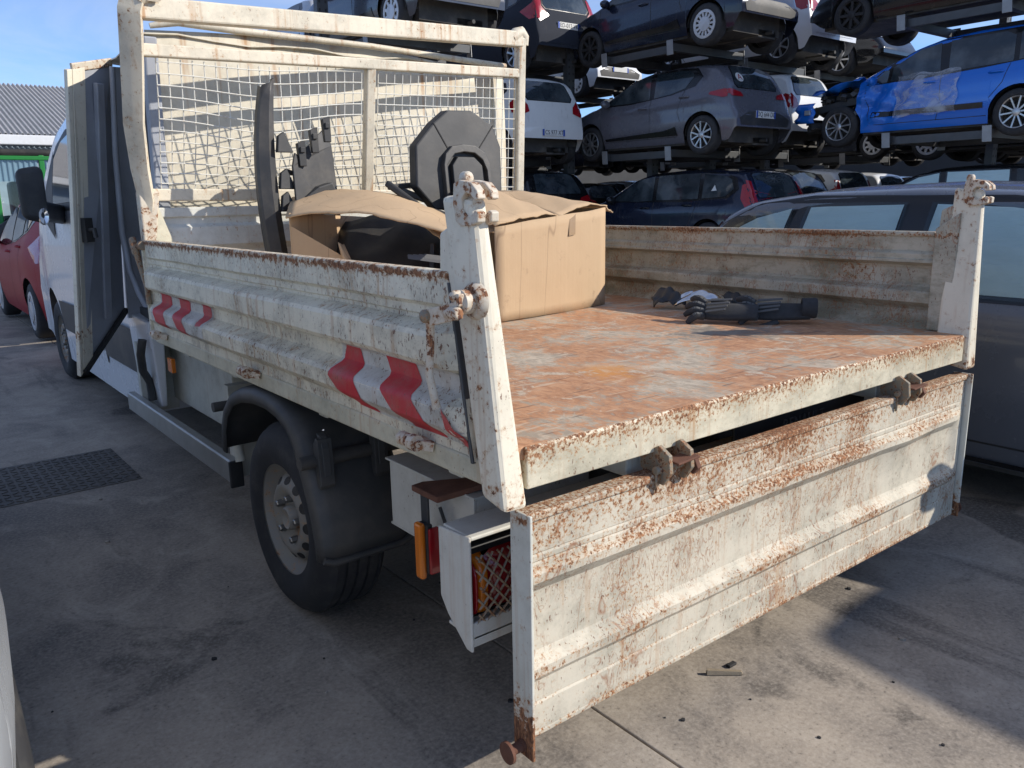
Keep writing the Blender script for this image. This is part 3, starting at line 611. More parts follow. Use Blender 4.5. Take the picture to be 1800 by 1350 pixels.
cabdecal([(4.56, .50), (5.86, .50), (5.95, .72), (4.56, .74)], M['guard'], 'side_moulding', dr, .02)
cabdecal([(3.68, .48), (4.5, .48), (4.5, .74), (3.68, .74)], M['guard'], 'side_moulding', cab_, .02)
MB().beam((cabx-.03, 4.68, 1.13), (cabx-.03, 4.86, 1.12), .03, .035).build('door_handle', M['black'], dr, bevel=.008)
cabdecal([(4.53, .42), (4.552, .42), (4.6, 2.04), (4.58, 2.04)], M['dark'], 'door_gap', cab_, .006)
mi = MB().hexa([(-.20, 4.63, 1.36), (-.05, 4.60, 1.33), (-.03, 4.70, 1.34), (-.15, 4.76, 1.38), (-.21, 4.62, 1.68), (-.05, 4.60, 1.70), (-.03, 4.70, 1.69), (-.16, 4.74, 1.66)])
mir = mi.build('wing_mirror', M['black'], T, smooth=60)
mir.modifiers.new('bevel', 'BEVEL').width = .045; mir.modifiers['bevel'].segments = 4
MB().beam((-.09, 4.72, 1.42), (.2, 5.5, 1.38), .07, .13).build('mirror_arm', M['black'], mir, bevel=.02)
q = MB().lathe([(0, 0), (-.012, .03), (.0, .036), (.02, .036)], (0, 0, 0), 1, 14); q.v = [(-.075+p[0]*.9, 4.615+p[1], 1.385+p[2]*1.6) for p in q.v]; q.build('indicator_lens', M['chrome'], mir, smooth=50)

# wheels
def truck_wheel(x, y, side=1, steer=0.):
    r = .345; q = MB()
    tp = [(.0, .2), (-.012, .235), (-.016, .27), (-.008, .305), (.012, .33), (.03, .34)]
    for k in range(4):
        a = .035+k*.04; tp += [(a, .345), (a+.028, .3455), (a+.03, .336), (a+.038, .336)]
    tp += [(.198, .343), (.215, .33), (.232, .305), (.238, .27), (.234, .235), (.222, .2)]
    wh = MB().lathe([(side*a, rr) for a, rr in tp], (x, y, r), 0, 64).build('wheel', M['rubber'], T, smooth=40)
    rp = [(.012, .206), (.0, .214), (.006, .2), (.03, .192), (.05, .176), (.055, .165), (.03, .15), (.012, .125), (.01, .11), (.02, .09), (.03, .07), (.04, .045), (.04, 0)]
    MB().lathe([(side*a, rr) for a, rr in rp], (x, y, r), 0, 64).build('rim', M['steelw'], wh, smooth=40)
    for k in range(12):
        a = k*math.pi/6; c = Vector((x+side*.016, y+.139*math.cos(a), r+.139*math.sin(a)))
        h = MB(); ring = [(c.x, c.y+math.cos(t*math.pi/6)*.02*math.cos(a+math.pi/2)+math.sin(t*math.pi/6)*.013*math.cos(a), c.z+math.cos(t*math.pi/6)*.02*math.sin(a+math.pi/2)+math.sin(t*math.pi/6)*.013*math.sin(a)) for t in range(12)]
        h.add(ring+[(p[0]+side*.012, p[1], p[2]) for p in ring], [tuple(range(12)), tuple(range(12, 24))]+[(i, (i+1) % 12, 12+(i+1) % 12, 12+i) for i in range(12)])
        h.v = [(x+side*(interp([(.125, .012), (.15, .03)], math.hypot(v[1]-y, v[2]-r))-.0012+(.006 if iv > 11 else 0)), v[1], v[2]) for iv, v in enumerate(h.v)]; h.build('vent_hole', M['dark'], wh)
    for k in range(5):
        a = k*2*math.pi/5+.5; c = (x, y+.078*math.cos(a), r+.078*math.sin(a))
        MB().lathe([(side*.03, 0.0135), (side*.004, .0125), (side*.0, .009), (side*.0, 0)], c, 0, 6).build('wheel_bolt', M['bolt'], wh)
    MB().lathe([(side*.04, .045), (side*.01, .042), (side*.004, .036), (side*.01, .03), (side*.015, 0)], (x, y, r), 0, 24).build('hub_cap', M['steelw'], wh, smooth=40)
truck_wheel(.035, 1.31); truck_wheel(W-.035, 1.31, -1); truck_wheel(.215, 6.4); truck_wheel(W-.215, 6.4, -1)
MB().tube([(.2, 1.31, .345), (W-.2, 1.31, .345)], .06, 12).build('rear_axle', M['dark'], T, smooth=50)
# mudguards
def mudguard(side):
    X = lambda v: v if side == 0 else W-v
    pth = [(1.80, .50), (1.785, .6), (1.74, .68), (1.66, .745), (1.55, .785), (1.42, .805), (1.3, .808), (1.2, .795), (1.11, .76), (1.05, .70), (1.0, .6), (.965, .52), (.94, .45), (.925, .38), (.92, .325)]
    G = []
    for i, (y, z) in enumerate(pth):
        d = Vector((0, pth[min(i+1, 14)][0]-pth[max(i-1, 0)][0], pth[min(i+1, 14)][1]-pth[max(i-1, 0)][1])).normalized(); nn = Vector((0, d.z, -d.y))   # inward
        if nn.dot(Vector((0, 1.31-y, .345-z))) < 0: nn = -nn
        c = Vector((0, y, z)); row = []
        for xa, dn_ in ((.0, .05), (-.004, .03), (-.002, .012), (.012, .0), (.05, -.004), (.12, -.006), (.2, -.006), (.27, -.004), (.30, .0), (.32, .02)):
            p = c+nn*dn_; row.append((X(xa), p.y, p.z))
        G.append(row)
    mg = MB().grid(G).build('mudguard', M['guard'], T, smooth=50, solid=.006)
    MB().tube([(X(.0), .918, .335), (X(.03), .912, .322), (X(.28), .912, .322), (X(.32), .918, .335)], .012, 10).build('flap_hem', M['guard'], mg, smooth=50)
    MB().tube([(X(-.03), .985, .645), (X(.62), .985, .645)], .022, 14).build('support_tube', M['under'], mg, smooth=40)
    for xa in (.02, .215):
        q = MB(); x0, x1 = sorted((X(xa), X(xa+.05)))
        q.prism([(.985, .70), (.965, .725), (.955, .72), (.95, .69), (.948, .63), (.945, .57), (.955, .555), (.97, .57), (.975, .6)], 0, x0, x1); q.prism([(.985, .735), (.96, .728), (.946, .69), (.942, .64), (.939, .60), (.944, .6), (.952, .65), (.956, .69), (.97, .715)], 0, x0+.012, x1-.012)
        q.build('tube_clamp', M['guard'], mg, bevel=.003)
    MB().tube([(X(-.01), 1.84, .66), (X(.5), 1.84, .66)], .02, 12).build('support_tube', M['guard'], mg, smooth=40)
    MB().lathe([(0, 0), (.006, .005), (.006, .0)], (X(.06), 1.0, .735), 0, 8).build('rivet', M['chrome'], mg)
    return mg
mudguard(0); mgR = mudguard(1)
fl_ = MB().box((1.02, .142, .60), (1.78, .152, .765)).build('plastic_valance', M['black'], T, bevel=.004)
o = MB().build('lettering', M['letter'], fl_, me=text_mesh('RENAULT', .052, spacing=1.1, depth=.002)); o.location = (1.392, .1405, .703); o.rotation_euler = (R(90), 0, 0)
MB().box((W-.62, .555, .3), (W-.02, .565, .72)).build('rear_mudflap', M['black'], T, bevel=.004)
# curved pipe ahead of the wheel, side guard rail, under-bed boxes
MB().tube([(.1, 1.9, .40), (.1, 1.93, .5), (.1, 1.905, .6), (.1, 1.86, .66)], .022, 10).build('bumper_stop', M['chassis'], T, smooth=50)
sg = MB().prism([(.068, .388), (.074, .395), (.108, .395), (.108, .292), (.074, .292), (.068, .298)], 1, 1.93, 3.62)
sgo = sg.build('side_guard_rail', M['alu'], T, bevel=.002)
MB().box((.056, 1.915, .285), (.112, 1.932, .4)).build('end_cap', M['black'], sgo, bevel=.004)
MB().box((.108, 3.45, .3), (.3, 3.5, .7)).build('guard_bracket', M['chassis'], sgo); MB().box((.108, 2.0, .3), (.3, 2.05, .7)).build('guard_bracket', M['chassis'], sgo)
MB().box((.28, 2.45, .36), (.62, 3.5, .80)).build('battery_box', M['chassis'], T, bevel=.006)
MB().box((.40, 2.05, .55), (.62, 2.45, .82)).build('subframe_box', M['chassis'], T, bevel=.006)
MB().tube([(.1, 3.27, .74), (.085, 3.28, .66), (.1, 3.34, .56), (.14, 3.38, .48), (.14, 3.37, .38)], .022, 10).build('vent_hose', M['guard'], T, smooth=50)
for x0 in (.62, 1.5): MB().box((x0, .22, .56), (x0+.07, 5.2, .74)).build('chassis_rail', M['dark'], T, bevel=.004)
for x0 in (.45, 1.68): MB().box((x0, .05, .74), (x0+.09, 2.6, .826)).build('bed_subframe_rail', M['chassis'], T, bevel=.004)
for y0 in (.25, 1.0, 1.8, 2.4): MB().box((.08, y0, .77), (W-.08, y0+.06, .825)).build('bed_cross_member', M['chassis'], T, bevel=.004)
MB().box((.9, .6, .42), (1.35, 1.1, .7)).build('spare_carrier', M['dark'], T, bevel=.03)
q = MB().box((.085, 2.71, .645), (.105, 2.78, .715)); sidel = q.build('side_reflector', M['amber'], T, bevel=.004)
# cab-rear skirt in white below the locker
MB().hexa([(.17, 3.3, .35), (.2, 3.3, .35), (.2, 3.72, .26), (.17, 3.72, .26), (.12, 3.2, .84), (.2, 3.2, .84), (.2, 3.72, .84), (.14, 3.72, .84)]).build('locker_skirt', M['cab'], T, bevel=.01)
# rear bracket box with slots
rbx = MB(); rbx.box((.17, .33, .665), (.60, .80, .672)); rbx.box((.18, .345, .46), (.19, .79, .665)); rbx.box((.19, .345, .46), (.60, .352, .665)); rbx.box((.18, .34, .452), (.30, .80, .46))
ro_ = rbx.build('rear_bracket_box', M['bumper'], T, bevel=.002)
def slot(c, dirv, nrm_, ln, wdt, par):
    c, d, nn = Vector(c), Vector(dirv).normalized(), Vector(nrm_); s = d.cross(nn); P = []
    for k in range(16):
        a = 2*math.pi*k/16; P.append(c+d*(math.cos(a)*wdt+(ln/2-wdt)*(1 if math.cos(a) > 0 else -1))+s*(math.sin(a)*wdt))
    MB().add([p+nn*.0015 for p in P]+[p-nn*.002 for p in P], [tuple(range(16)), tuple(range(16, 32))]+[(i, (i+1) % 16, 16+(i+1) % 16, 16+i) for i in range(16)]).build('slot', M['dark'], par)
slot((.179, .60, .585), (0, 0, 1), (-1, 0, 0), .075, .011, ro_); slot((.30, .45, .673), (1, 0, 0), (0, 0, 1), .06, .01, ro_); slot((.27, .6, .673), (1, 0, 0), (0, 0, 1), .025, .009, ro_); slot((.4, .62, .673), (1, 0, 0), (0, 0, 1), .06, .01, ro_)
# bumper with lamp housings
by0, by1 = .16, .28
bm_ = MB(); bm_.box((.039, by0, .645), (W-.039, by1, .655)); bm_.box((.039, by1-.01, .46), (W-.039, by1, .645)); bm_.box((.039, by0+.0, .385), (W-.039, by1-.01, .395)); bm_.box((.039, by0, .365), (W-.039, by0+.01, .43))
bmp = bm_.build('rear_bumper', M['bumper'], T, bevel=.003)
for xx in (.03, W-.03):
    s = 1 if xx < 1 else -1
    MB().prism([(by0-.004, .658), (by1+.01, .648), (by1+.01, .46), (by1-.02, .42), (by0+.02, .355), (by0-.004, .355)], 0, xx, xx+s*.008).build('bumper_end_plate', M['bumper'], bmp, bevel=.004)
for xa, s in ((.048, 1), (W-.048, -1)):
    def lx(v): return xa+s*v
    hs = MB(); hs.box((min(lx(0), lx(.40)), by0+.05, .41), (max(lx(0), lx(.40)), by0+.10, .61)); lb = hs.build('tail_lamp', M['black'], bmp, bevel=.01)
    for c0, c1, mt in ((.002, .016, M['redl']), (.017, .052, M['amber']), (.053, .28, M['redl']), (.285, .385, M['lampw'])):
        G = []
        for i in range(9):
            row = []
            for j in range(9):
                u, v = i/8, j/8; bl = (1-(2*u-1)**4)*(1-(2*v-1)**4); row.append((lx(lerp(c0, c1, u)), by0+.05-.045*bl**.5, lerp(.425, .585, v)))
            G.append(row)
        MB().grid(G).build('lens', mt, lb, smooth=60)
    G = MB()
    for i in range(-12, 22):
        for sg_ in (1, -1):
            a = Vector((0, by0-.0, 0)); x0 = i*.032; pts = []
            for k in range(13):
                z = .42+.18*k/12; x = x0+sg_*(z-.42)*.85
                if .0 <= x <= .40: pts.append((lx(x), by0+.004-.016*math.sin(math.pi*k/12), z))
            if len(pts) > 1: G.tube(pts, .0034, 4)
    G.build('lamp_guard', M['castr'], lb)
# marker lamp on a bracket with rusty bar
MB().hexa([(.1, .40, .655), (.1, .53, .655), (.14, .535, .655), (.32, .31, .70), (.1, .40, .672), (.1, .53, .672), (.14, .535, .672), (.32, .31, .716)]).build('rusty_bracket_bar', M['rust'], T, bevel=.003)
mk = MB().box((.112, .47, .56), (.12, .505, .66)).build('lamp_bracket', M['galv'], T, bevel=.002)
MB().box((.098, .455, .43), (.118, .50, .575)).build('marker_lamp', M['black'], mk, bevel=.004)
MB().box((.08, .462, .415), (.100, .497, .58)).build('amber_lens', M['amber'], mk, bevel=.008); MB().box((.102, .447, .43), (.135, .462, .565)).build('red_lens', M['redl'], mk, bevel=.004)
MB().tube([(.125, .47, .5), (.15, .44, .47), (.155, .43, .54), (.14, .45, .62)], .005, 6).build('lamp_cable', M['galv'], mk, smooth=60)

# ------------------------------------------------------------------ load on the bed
_er = random.Random(5)
def sheet(P00, P10, P01, P11, bulge, n=14, m_=10, wob=.006, ph=0., jit=0.):
    P00, P10, P01, P11 = map(Vector, (P00, P10, P01, P11)); G = []
    for j in range(m_+1):
        row = []
        for i in range(n+1):
            u, v = i/n, j/m_; p = P00.lerp(P10, u).lerp(P01.lerp(P11, u), v)
            ed = _er.uniform(-jit, jit) if jit and (j in (0, m_) or i in (0, n)) else 0.
            p = p+Vector((ed, ed*.7, ed))
            row.append(p+Vector(bulge)*math.sin(math.pi*u)*(.4+.6*math.sin(math.pi*v*.5+.6))+Vector((0, 0, wob*math.sin(u*7+v*5+ph)+wob*.6*math.sin(u*17-v*9+ph))))
        G.append(row)
    return MB().grid(G)
cb = empty('cardboard_box', (1.2, 1.9, ZF)); tag(cb, 'large torn brown cardboard box with its flaps up on the truck bed', 'cardboard box')
FL, FRr, BL, BR = (1.12, 1.475), (1.895, 1.60), (.46, 2.06), (1.32, 2.50)
zt_ = ZF+.435
def wall_(a, b, z0, z1a, z1b, bul, nm, ph=0.):
    return sheet((a[0], a[1], z0), (b[0], b[1], z0), (a[0], a[1], z1a), (b[0], b[1], z1b), bul, wob=.002, ph=ph).build(nm, M['card'], cb, smooth=60, solid=.006)
wall_(FL, FRr, ZF+.003, zt_-.02, zt_+.045, (.01, -.02, 0), 'front_panel'); wall_(FRr, BR, ZF+.003, zt_+.045, zt_, (.02, .0, 0), 'side_panel', 1.); wall_(BL, BR, ZF+.003, zt_+.05, zt_, (0, .01, 0), 'back_panel', 2.)
# left panel is torn: only its far part stands
lx_ = lambda t: (lerp(BL[0], FL[0], t), lerp(BL[1], FL[1], t))
MB().prism([(0, 0), (.33, 0), (.27, .27), (.21, .31), (0, .43)], 2, 0, .006).build('torn_panel', M['card'], cb)
o = cb.children[-1]
for v in o.data.vertices:
    a = lx_(v.co.x/.93); v.co = Vector((a[0]+v.co.z*.5, a[1]+v.co.z*.6, ZF+.003+v.co.y))
sheet((*lx_(.30), ZF+.02), (*lx_(.43), ZF+.0), (*lx_(.235), ZF+.36), (*lx_(.26), ZF+.35), (-.02, -.02, 0), wob=.002).build('torn_strip', M['card'], cb, smooth=60, solid=.005)
# flaps
sheet((.43, 2.03, 1.375), (.92, 1.42, 1.285), (.62, 2.38, 1.47), (1.16, 1.78, 1.355), (0, 0, .075), 20, 12, .004, jit=.0035).build('flap', M['card'], cb, smooth=60, solid=.006)
sheet((.93, 1.60, 1.27), (1.20, 1.50, 1.30), (1.0, 1.9, 1.36), (1.33, 1.85, 1.37), (0, 0, .0), 12, 8, .005, 2., jit=.0035).build('flap', M['card'], cb, smooth=60, solid=.006)
sheet((1.115, 1.465, zt_-.025), (1.53, 1.53, zt_+.012), (1.17, 1.80, 1.50), (1.42, 1.95, 1.50), (0, 0, .03), 14, 10, .004, 1., jit=.0035).build('flap', M['card'], cb, smooth=60, solid=.006)
sheet((1.53, 1.53, zt_+.012), (1.90, 1.59, zt_+.05), (1.45, 1.94, 1.47), (1.88, 1.98, 1.43), (0, 0, .03), 14, 10, .004, 3., jit=.0035).build('flap', M['card'], cb, smooth=60, solid=.006)
sheet((1.90, 1.60, zt_+.045), (1.88, 2.0, 1.41), (1.96, 1.61, zt_+.02), (1.97, 1.98, 1.36), (0, 0, .01), 10, 6, .006, 1.5, jit=.0035).build('flap', M['card'], cb, smooth=60, solid=.006)
tp = MB().add([(1.60, 1.533, zt_+.018), (1.645, 1.54, zt_+.02), (1.632, 1.528, zt_-.075), (1.585, 1.52, zt_-.08)], [(0, 1, 2, 3)]); tp.build('tape_strip', plain('brown_tape', (.38, .25, .13), .25), cb)

# octagonal plastic cover leaning on the box
oc = [(1.062, 1.685), (1.17, 1.79), (1.255, 1.85), (1.395, 1.855), (1.515, 1.79), (1.552, 1.69), (1.537, 1.48), (1.45, 1.39), (1.14, 1.395), (1.045, 1.50)]
lean = lambda x, z, o_=0.: (x, 2.0+(z-1.4)*.12-o_, z)
def ring(poly, k, dz=0.):
    cx = sum(p[0] for p in poly)/len(poly); cz = sum(p[1] for p in poly)/len(poly); return [(cx+(x-cx)*k, cz+(z-cz)*k+dz) for x, z in poly]
pc = empty('plastic_cover', (1.3, 2.0, ZF)); tag(pc, 'black octagonal plastic cover with arched inner frame standing behind the cardboard box', 'plastic cover')
b = MB(); n_ = len(oc)
b.v = [lean(x, z, .05) for x, z in oc]+[lean(x, z, -.015) for x, z in oc]
b.f = [tuple(range(n_)), tuple(range(n_, 2*n_))]+[(i, (i+1) % n_, n_+(i+1) % n_, n_+i) for i in range(n_)]
b.build('shell', M['black'], pc, bevel=.008)
for p0, p1 in (((1.17, 1.79), (1.24, 1.67)), ((1.515, 1.79), (1.41, 1.67))): MB().beam(lean(*p0, .051), lean(*p1, .051), .005, .003, (0, 1, 0)).build('crease', M['dark'], pc)
arch = [(1.19, 1.38), (1.19, 1.6), (1.205, 1.65), (1.245, 1.685), (1.31, 1.695), (1.38, 1.69), (1.43, 1.66), (1.455, 1.61), (1.46, 1.4)]
b = MB(); G = []
for i, (x, z) in enumerate(arch):
    cx = 1.325; inx = x+(cx-x)*.14; inz = z-(.035 if .1 < i/8 < .9 and z > 1.6 else 0)
    G.append([lean(x, z, .045), lean(x, z, .078), lean(inx, inz, .078), lean(inx, inz, .04)])
b.grid(G); b.build('arched_rim', M['blackd'], pc, bevel=.004)
b = MB(); ip = [(1.235, 1.39), (1.235, 1.6), (1.27, 1.64), (1.37, 1.64), (1.415, 1.6), (1.42, 1.39)]
b.v = [lean(x, z, .054) for x, z in ip]+[lean(x, z, .075) for x, z in ring(ip, .95)]; b.f = [tuple(range(6, 12))]+[(i, (i+1) % 6, 6+(i+1) % 6, 6+i) for i in range(6)]; b.build('inner_panel', M['black'], pc, bevel=.003)

# tall trim strip and clip panel
ts = empty('trim_strip', (.53, 2.3, ZF)); tag(ts, 'tall dusty black plastic trim strip standing at the mesh headboard', 'trim strip')
G = []
for k in range(13):
    t = k/12; z = 1.15+.80*t; x = .50-.035*math.sin(t*2.4)+.045*t**2; wv = .085*(1-.35*t**3)
    y = 2.3+.04*t
    G.append([(x-wv*.5, y+.03, z), (x-wv*.5, y, z-.01), (x-wv*.42, y-.014, z), (x+wv*.1, y-.03, z+.01), (x+wv*.48, y-.018, z+.03*t), (x+wv*.52, y+.02, z+.03*t)])
MB().grid(G).build('strip', M['blackd'], ts, smooth=40, solid=.004)
MB().tube([(.56, 2.3, 1.58), (.6, 2.31, 1.57)], .012, 6).build('clip', M['blackd'], ts)
q = MB()
for z in (1.66, 1.5, 1.4): q.hexa([(.52, 2.27, z), (.60, 2.28, z), (.60, 2.3, z), (.52, 2.3, z), (.53, 2.275, z+.07), (.56, 2.28, z+.09), (.56, 2.3, z+.09), (.53, 2.3, z+.07)])
q.build('bracket_tabs', M['black'], ts, bevel=.003)
cp = empty('clip_panel', (.7, 2.3, ZF)); tag(cp, 'broken black plastic panel with upright clips beside the tall trim strip', 'plastic panel')
out = [(.58, 1.30), (.585, 1.6), (.605, 1.66), (.635, 1.64), (.66, 1.68), (.70, 1.70), (.73, 1.73), (.77, 1.755), (.815, 1.79), (.83, 1.70), (.835, 1.55), (.84, 1.36), (.86, 1.30)]
b = MB(); nn_ = len(out)
b.v = [(x, 2.3+.05*math.sin(x*9)+(z-1.5)*.1, z) for x, z in out]+[(x, 2.318+.05*math.sin(x*9)+(z-1.5)*.1, z) for x, z in out]
b.f = [tuple(range(nn_)), tuple(range(nn_, 2*nn_))]+[(i, (i+1) % nn_, nn_+(i+1) % nn_, nn_+i) for i in range(nn_)]; b.build('panel', M['blackd'], cp, bevel=.003)
for x, z in ((.625, 1.60), (.69, 1.66), (.755, 1.71)):
    q = MB(); q.hexa([(x-.004, 2.27, z), (x+.03, 2.27, z), (x+.024, 2.3, z), (x+.002, 2.3, z), (x-.008, 2.272, z+.1), (x+.03, 2.272, z+.115), (x+.03, 2.3, z+.115), (x-.008, 2.3, z+.1)]); q.box((x+.0, 2.262, z+.06), (x+.022, 2.274, z+.085)); q.build('clip', M['black'], cp, bevel=.003)
q = MB(); q.prism([(.62, 1.36), (.625, 1.46), (.70, 1.51), (.77, 1.53), (.79, 1.49), (.80, 1.36)], 1, 2.255, 2.32); q.build('raised_pocket', M['black'], cp, bevel=.008)
# black frame leaning between box and cover
fr = empty('window_frame_moulding', (1.0, 1.95, ZF)); tag(fr, 'slim black plastic moulding leaning out of the cardboard box', 'moulding')
q = MB(); q.beam((.92, 2.02, 1.52), (1.13, 1.86, 1.32), .05, .03); q.build('rail', M['black'], fr, bevel=.008)
q = MB(); q.beam((.99, 2.08, 1.50), (1.30, 1.92, 1.36), .035, .03); q.build('rail', M['black'], fr, bevel=.008)
q = MB(); q.beam((.94, 2.03, 1.5), (1.08, 2.08, 1.51), .03, .025); q.build('cross_bar', M['black'], fr, bevel=.006)
# clutter inside the open box
rnd = random.Random(3)
lab = ['grey slatted plastic vent lying inside the torn box', 'black ribbed plastic bracket inside the torn box', 'dusty black plastic tray at the bottom of the torn box', 'black plastic grab bar inside the torn box', 'yellow tagged grey wiring block at the bottom of the torn box']
t0 = empty('plastic_vent', (.98, 1.75, 1.2)); tag(t0, lab[0], 'vent')
for k in range(4): MB().hexa([(.80+k*.02, 1.66-k*.012, 1.20), (.99+k*.02, 1.50-k*.012, 1.165), (.995+k*.02, 1.505-k*.012, 1.168), (.805+k*.02, 1.665-k*.012, 1.203), (.81+k*.02, 1.68-k*.012, 1.215), (1.0+k*.02, 1.52-k*.012, 1.18), (1.005+k*.02, 1.525-k*.012, 1.183), (.815+k*.02, 1.685-k*.012, 1.218)]).build('slat', M['seat'], t0)
t1 = empty('plastic_bracket', (1.05, 1.7, 1.1)); tag(t1, lab[1], 'bracket')
for k in range(5): MB().beam((.95+k*.05, 1.72-k*.03, 1.05), (.99+k*.05, 1.76-k*.03, 1.25+.03*(k % 2)), .02, .03).build('rib', M['black'], t1, bevel=.003)
MB().beam((.93, 1.74, 1.06), (1.25, 1.56, 1.05), .06, .03).build('bar', M['black'], t1, bevel=.004)
t2 = empty('plastic_tray', (.95, 1.8, ZF)); tag(t2, lab[2], 'tray')
sheet((.75, 1.86, 1.07), (1.1, 1.52, 1.04), (1.0, 2.1, 1.1), (1.4, 1.75, 1.09), (0, 0, .05), wob=.02).build('tray_body', M['black'], t2, smooth=60, solid=.006)
sheet((.62, 2.0, 1.1), (1.16, 1.62, 1.08), (.80, 2.26, 1.36), (1.38, 1.95, 1.3), (0, 0, .03), wob=.012).build('dark_fill_sheet', M['black'], t2, smooth=60, solid=.006)  # black sheet added to cover the sunlit inside of the box
t3 = empty('grab_bar', (1.1, 1.6, 1.0)); tag(t3, lab[3], 'grab bar')
MB().tube([(.88, 1.62, 1.0), (.9, 1.6, 1.12), (.95, 1.57, 1.18), (1.05, 1.5, 1.17), (1.1, 1.47, 1.08)], .014, 8).build('grip', M['black'], t3, smooth=60)
t4 = empty('wiring_block', (1.02, 1.5, ZF)); tag(t4, lab[4], 'wiring block')
MB().box((.98, 1.46, 1.0), (1.08, 1.54, 1.08)).build('block', M['seat'], t4, bevel=.01); MB().box((1.0, 1.45, 1.03), (1.06, 1.462, 1.055)).build('tag', plain('pale_yellow', (.6, .58, .3), .6), t4)

# gloves, chrome shell, bolt
padm = plain('glove_pad', (.1, .1, .098), .8)
def tube_glove(nm, label, base, rz, cuff, flip):
    g = empty(nm, base, rz); tag(g, label, 'glove')
    b = MB(); G = []
    for k in range(11):
        t = k/10; x = -.13+.25*t; wv = lerp(.042, .052, math.sin(min(1, t*1.3)*math.pi/2))*(1-.25*t**4); h = .021*(1-.3*t)
        G.append([(x, wv*math.cos(a*math.pi/6), h+.002+h*math.sin(a*math.pi/6)) for a in range(13)])
    b.grid(G)
    b.build('palm', M['glove'], g, smooth=60, solid=.002)
    for i, (yy, ln, bend) in enumerate(((-.042, .07, -1.2), (-.015, .085, -.3), (.013, .082, .5), (.04, .062, 1.3))):
        p0 = Vector((.09, yy, .026)); pts = [p0, p0+Vector((ln*.4, bend*.01, .014)), p0+Vector((ln*.75, bend*.02, .006)), p0+Vector((ln, bend*.03, -.008))]
        f = MB().tube(pts, [.0165, .0165, .015, .01], 10); fo = f.build('finger', M['glove'], g, smooth=60)
        for q0, q1 in ((0, .4), (.5, .95), (1.1, 1.6)):
            pa = pts[int(q0)].lerp(pts[int(q0)+1], q0 % 1); pb = pts[int(q1)].lerp(pts[int(q1)+1], q1 % 1)
            MB().beam(pa+Vector((0, 0, .016)), pb+Vector((0, 0, .0155)), .013, .003).build('knuckle_pad', padm, fo, bevel=.002)
    pts = [(.0, -.045*flip, .018), (.04, -.068*flip, .02), (.075, -.074*flip, .016)]
    MB().tube(pts, [.015, .0135, .009], 10).build('thumb', M['glove'], g, smooth=60)
    q = MB()
    for k in range(4): q.beam((-.02+k*.006, -.032+k*.021, .063), (.08, -.036+k*.024, .05), .012, .004)
    q.build('back_guard', padm, g, bevel=.0015)
    if cuff:
        MB().lathe([(-.01, .04), (.0, .043), (.05, .04), (.05, .037), (.0, .039), (-.01, .037)], (-.145, 0, .043), 0, 20, True).build('cuff', M['glove'], g, smooth=50)
        bpy.data.objects[g.children[-1].name].scale = (1, 1.1, .55)
        MB().box((-.158, -.022, .012), (-.154, .022, .034)).build('care_tag', M['plate'], g)
    g.rotation_euler = (R(-34), 0, rz); g.location.z += .03
    for o_ in g.children: o_.matrix_parent_inverse = Matrix.Identity(4)
    return g
tube_glove('work_glove', 'dark grey ribbed work glove lying nearest the tailgate', (1.83, .80, ZF+.001), R(118), False, 1)
tube_glove('work_glove', 'black work glove with open cuff and white tag', (1.98, .66, ZF+.001), R(128), True, -1)
ch = empty('chrome_mirror_shell', (2.0, 1.2, ZF)); tag(ch, 'curved chrome and black plastic shell piece on the bed by the right board', 'plastic shell')
sheet((1.98, 1.22, ZF+.02), (2.13, 1.0, ZF+.03), (2.03, 1.27, ZF+.05), (2.19, 1.05, ZF+.05), (0, 0, .045), wob=.003).build('chrome_shell', M['chrome'], ch, smooth=60, solid=.003)
sheet((1.93, 1.30, ZF+.01), (2.02, 1.18, ZF+.02), (2.0, 1.38, ZF+.06), (2.08, 1.24, ZF+.06), (0, 0, .03), wob=.012).build('black_shell', M['black'], ch, smooth=60, solid=.004)
sheet((2.1, 1.02, ZF+.01), (2.2, .9, ZF+.01), (2.16, 1.1, ZF+.06), (2.22, .96, ZF+.03), (0, 0, .03), wob=.01).build('broken_edge', M['black'], ch, smooth=60, solid=.004)
bo = MB().box((2.13, 2.13, ZF), (2.155, 2.15, ZF+.02)).build('loose_bolt', M['rust'], None, bevel=.004); tag(bo, 'small rusty bolt on the bed floor by the right board', 'bolt')

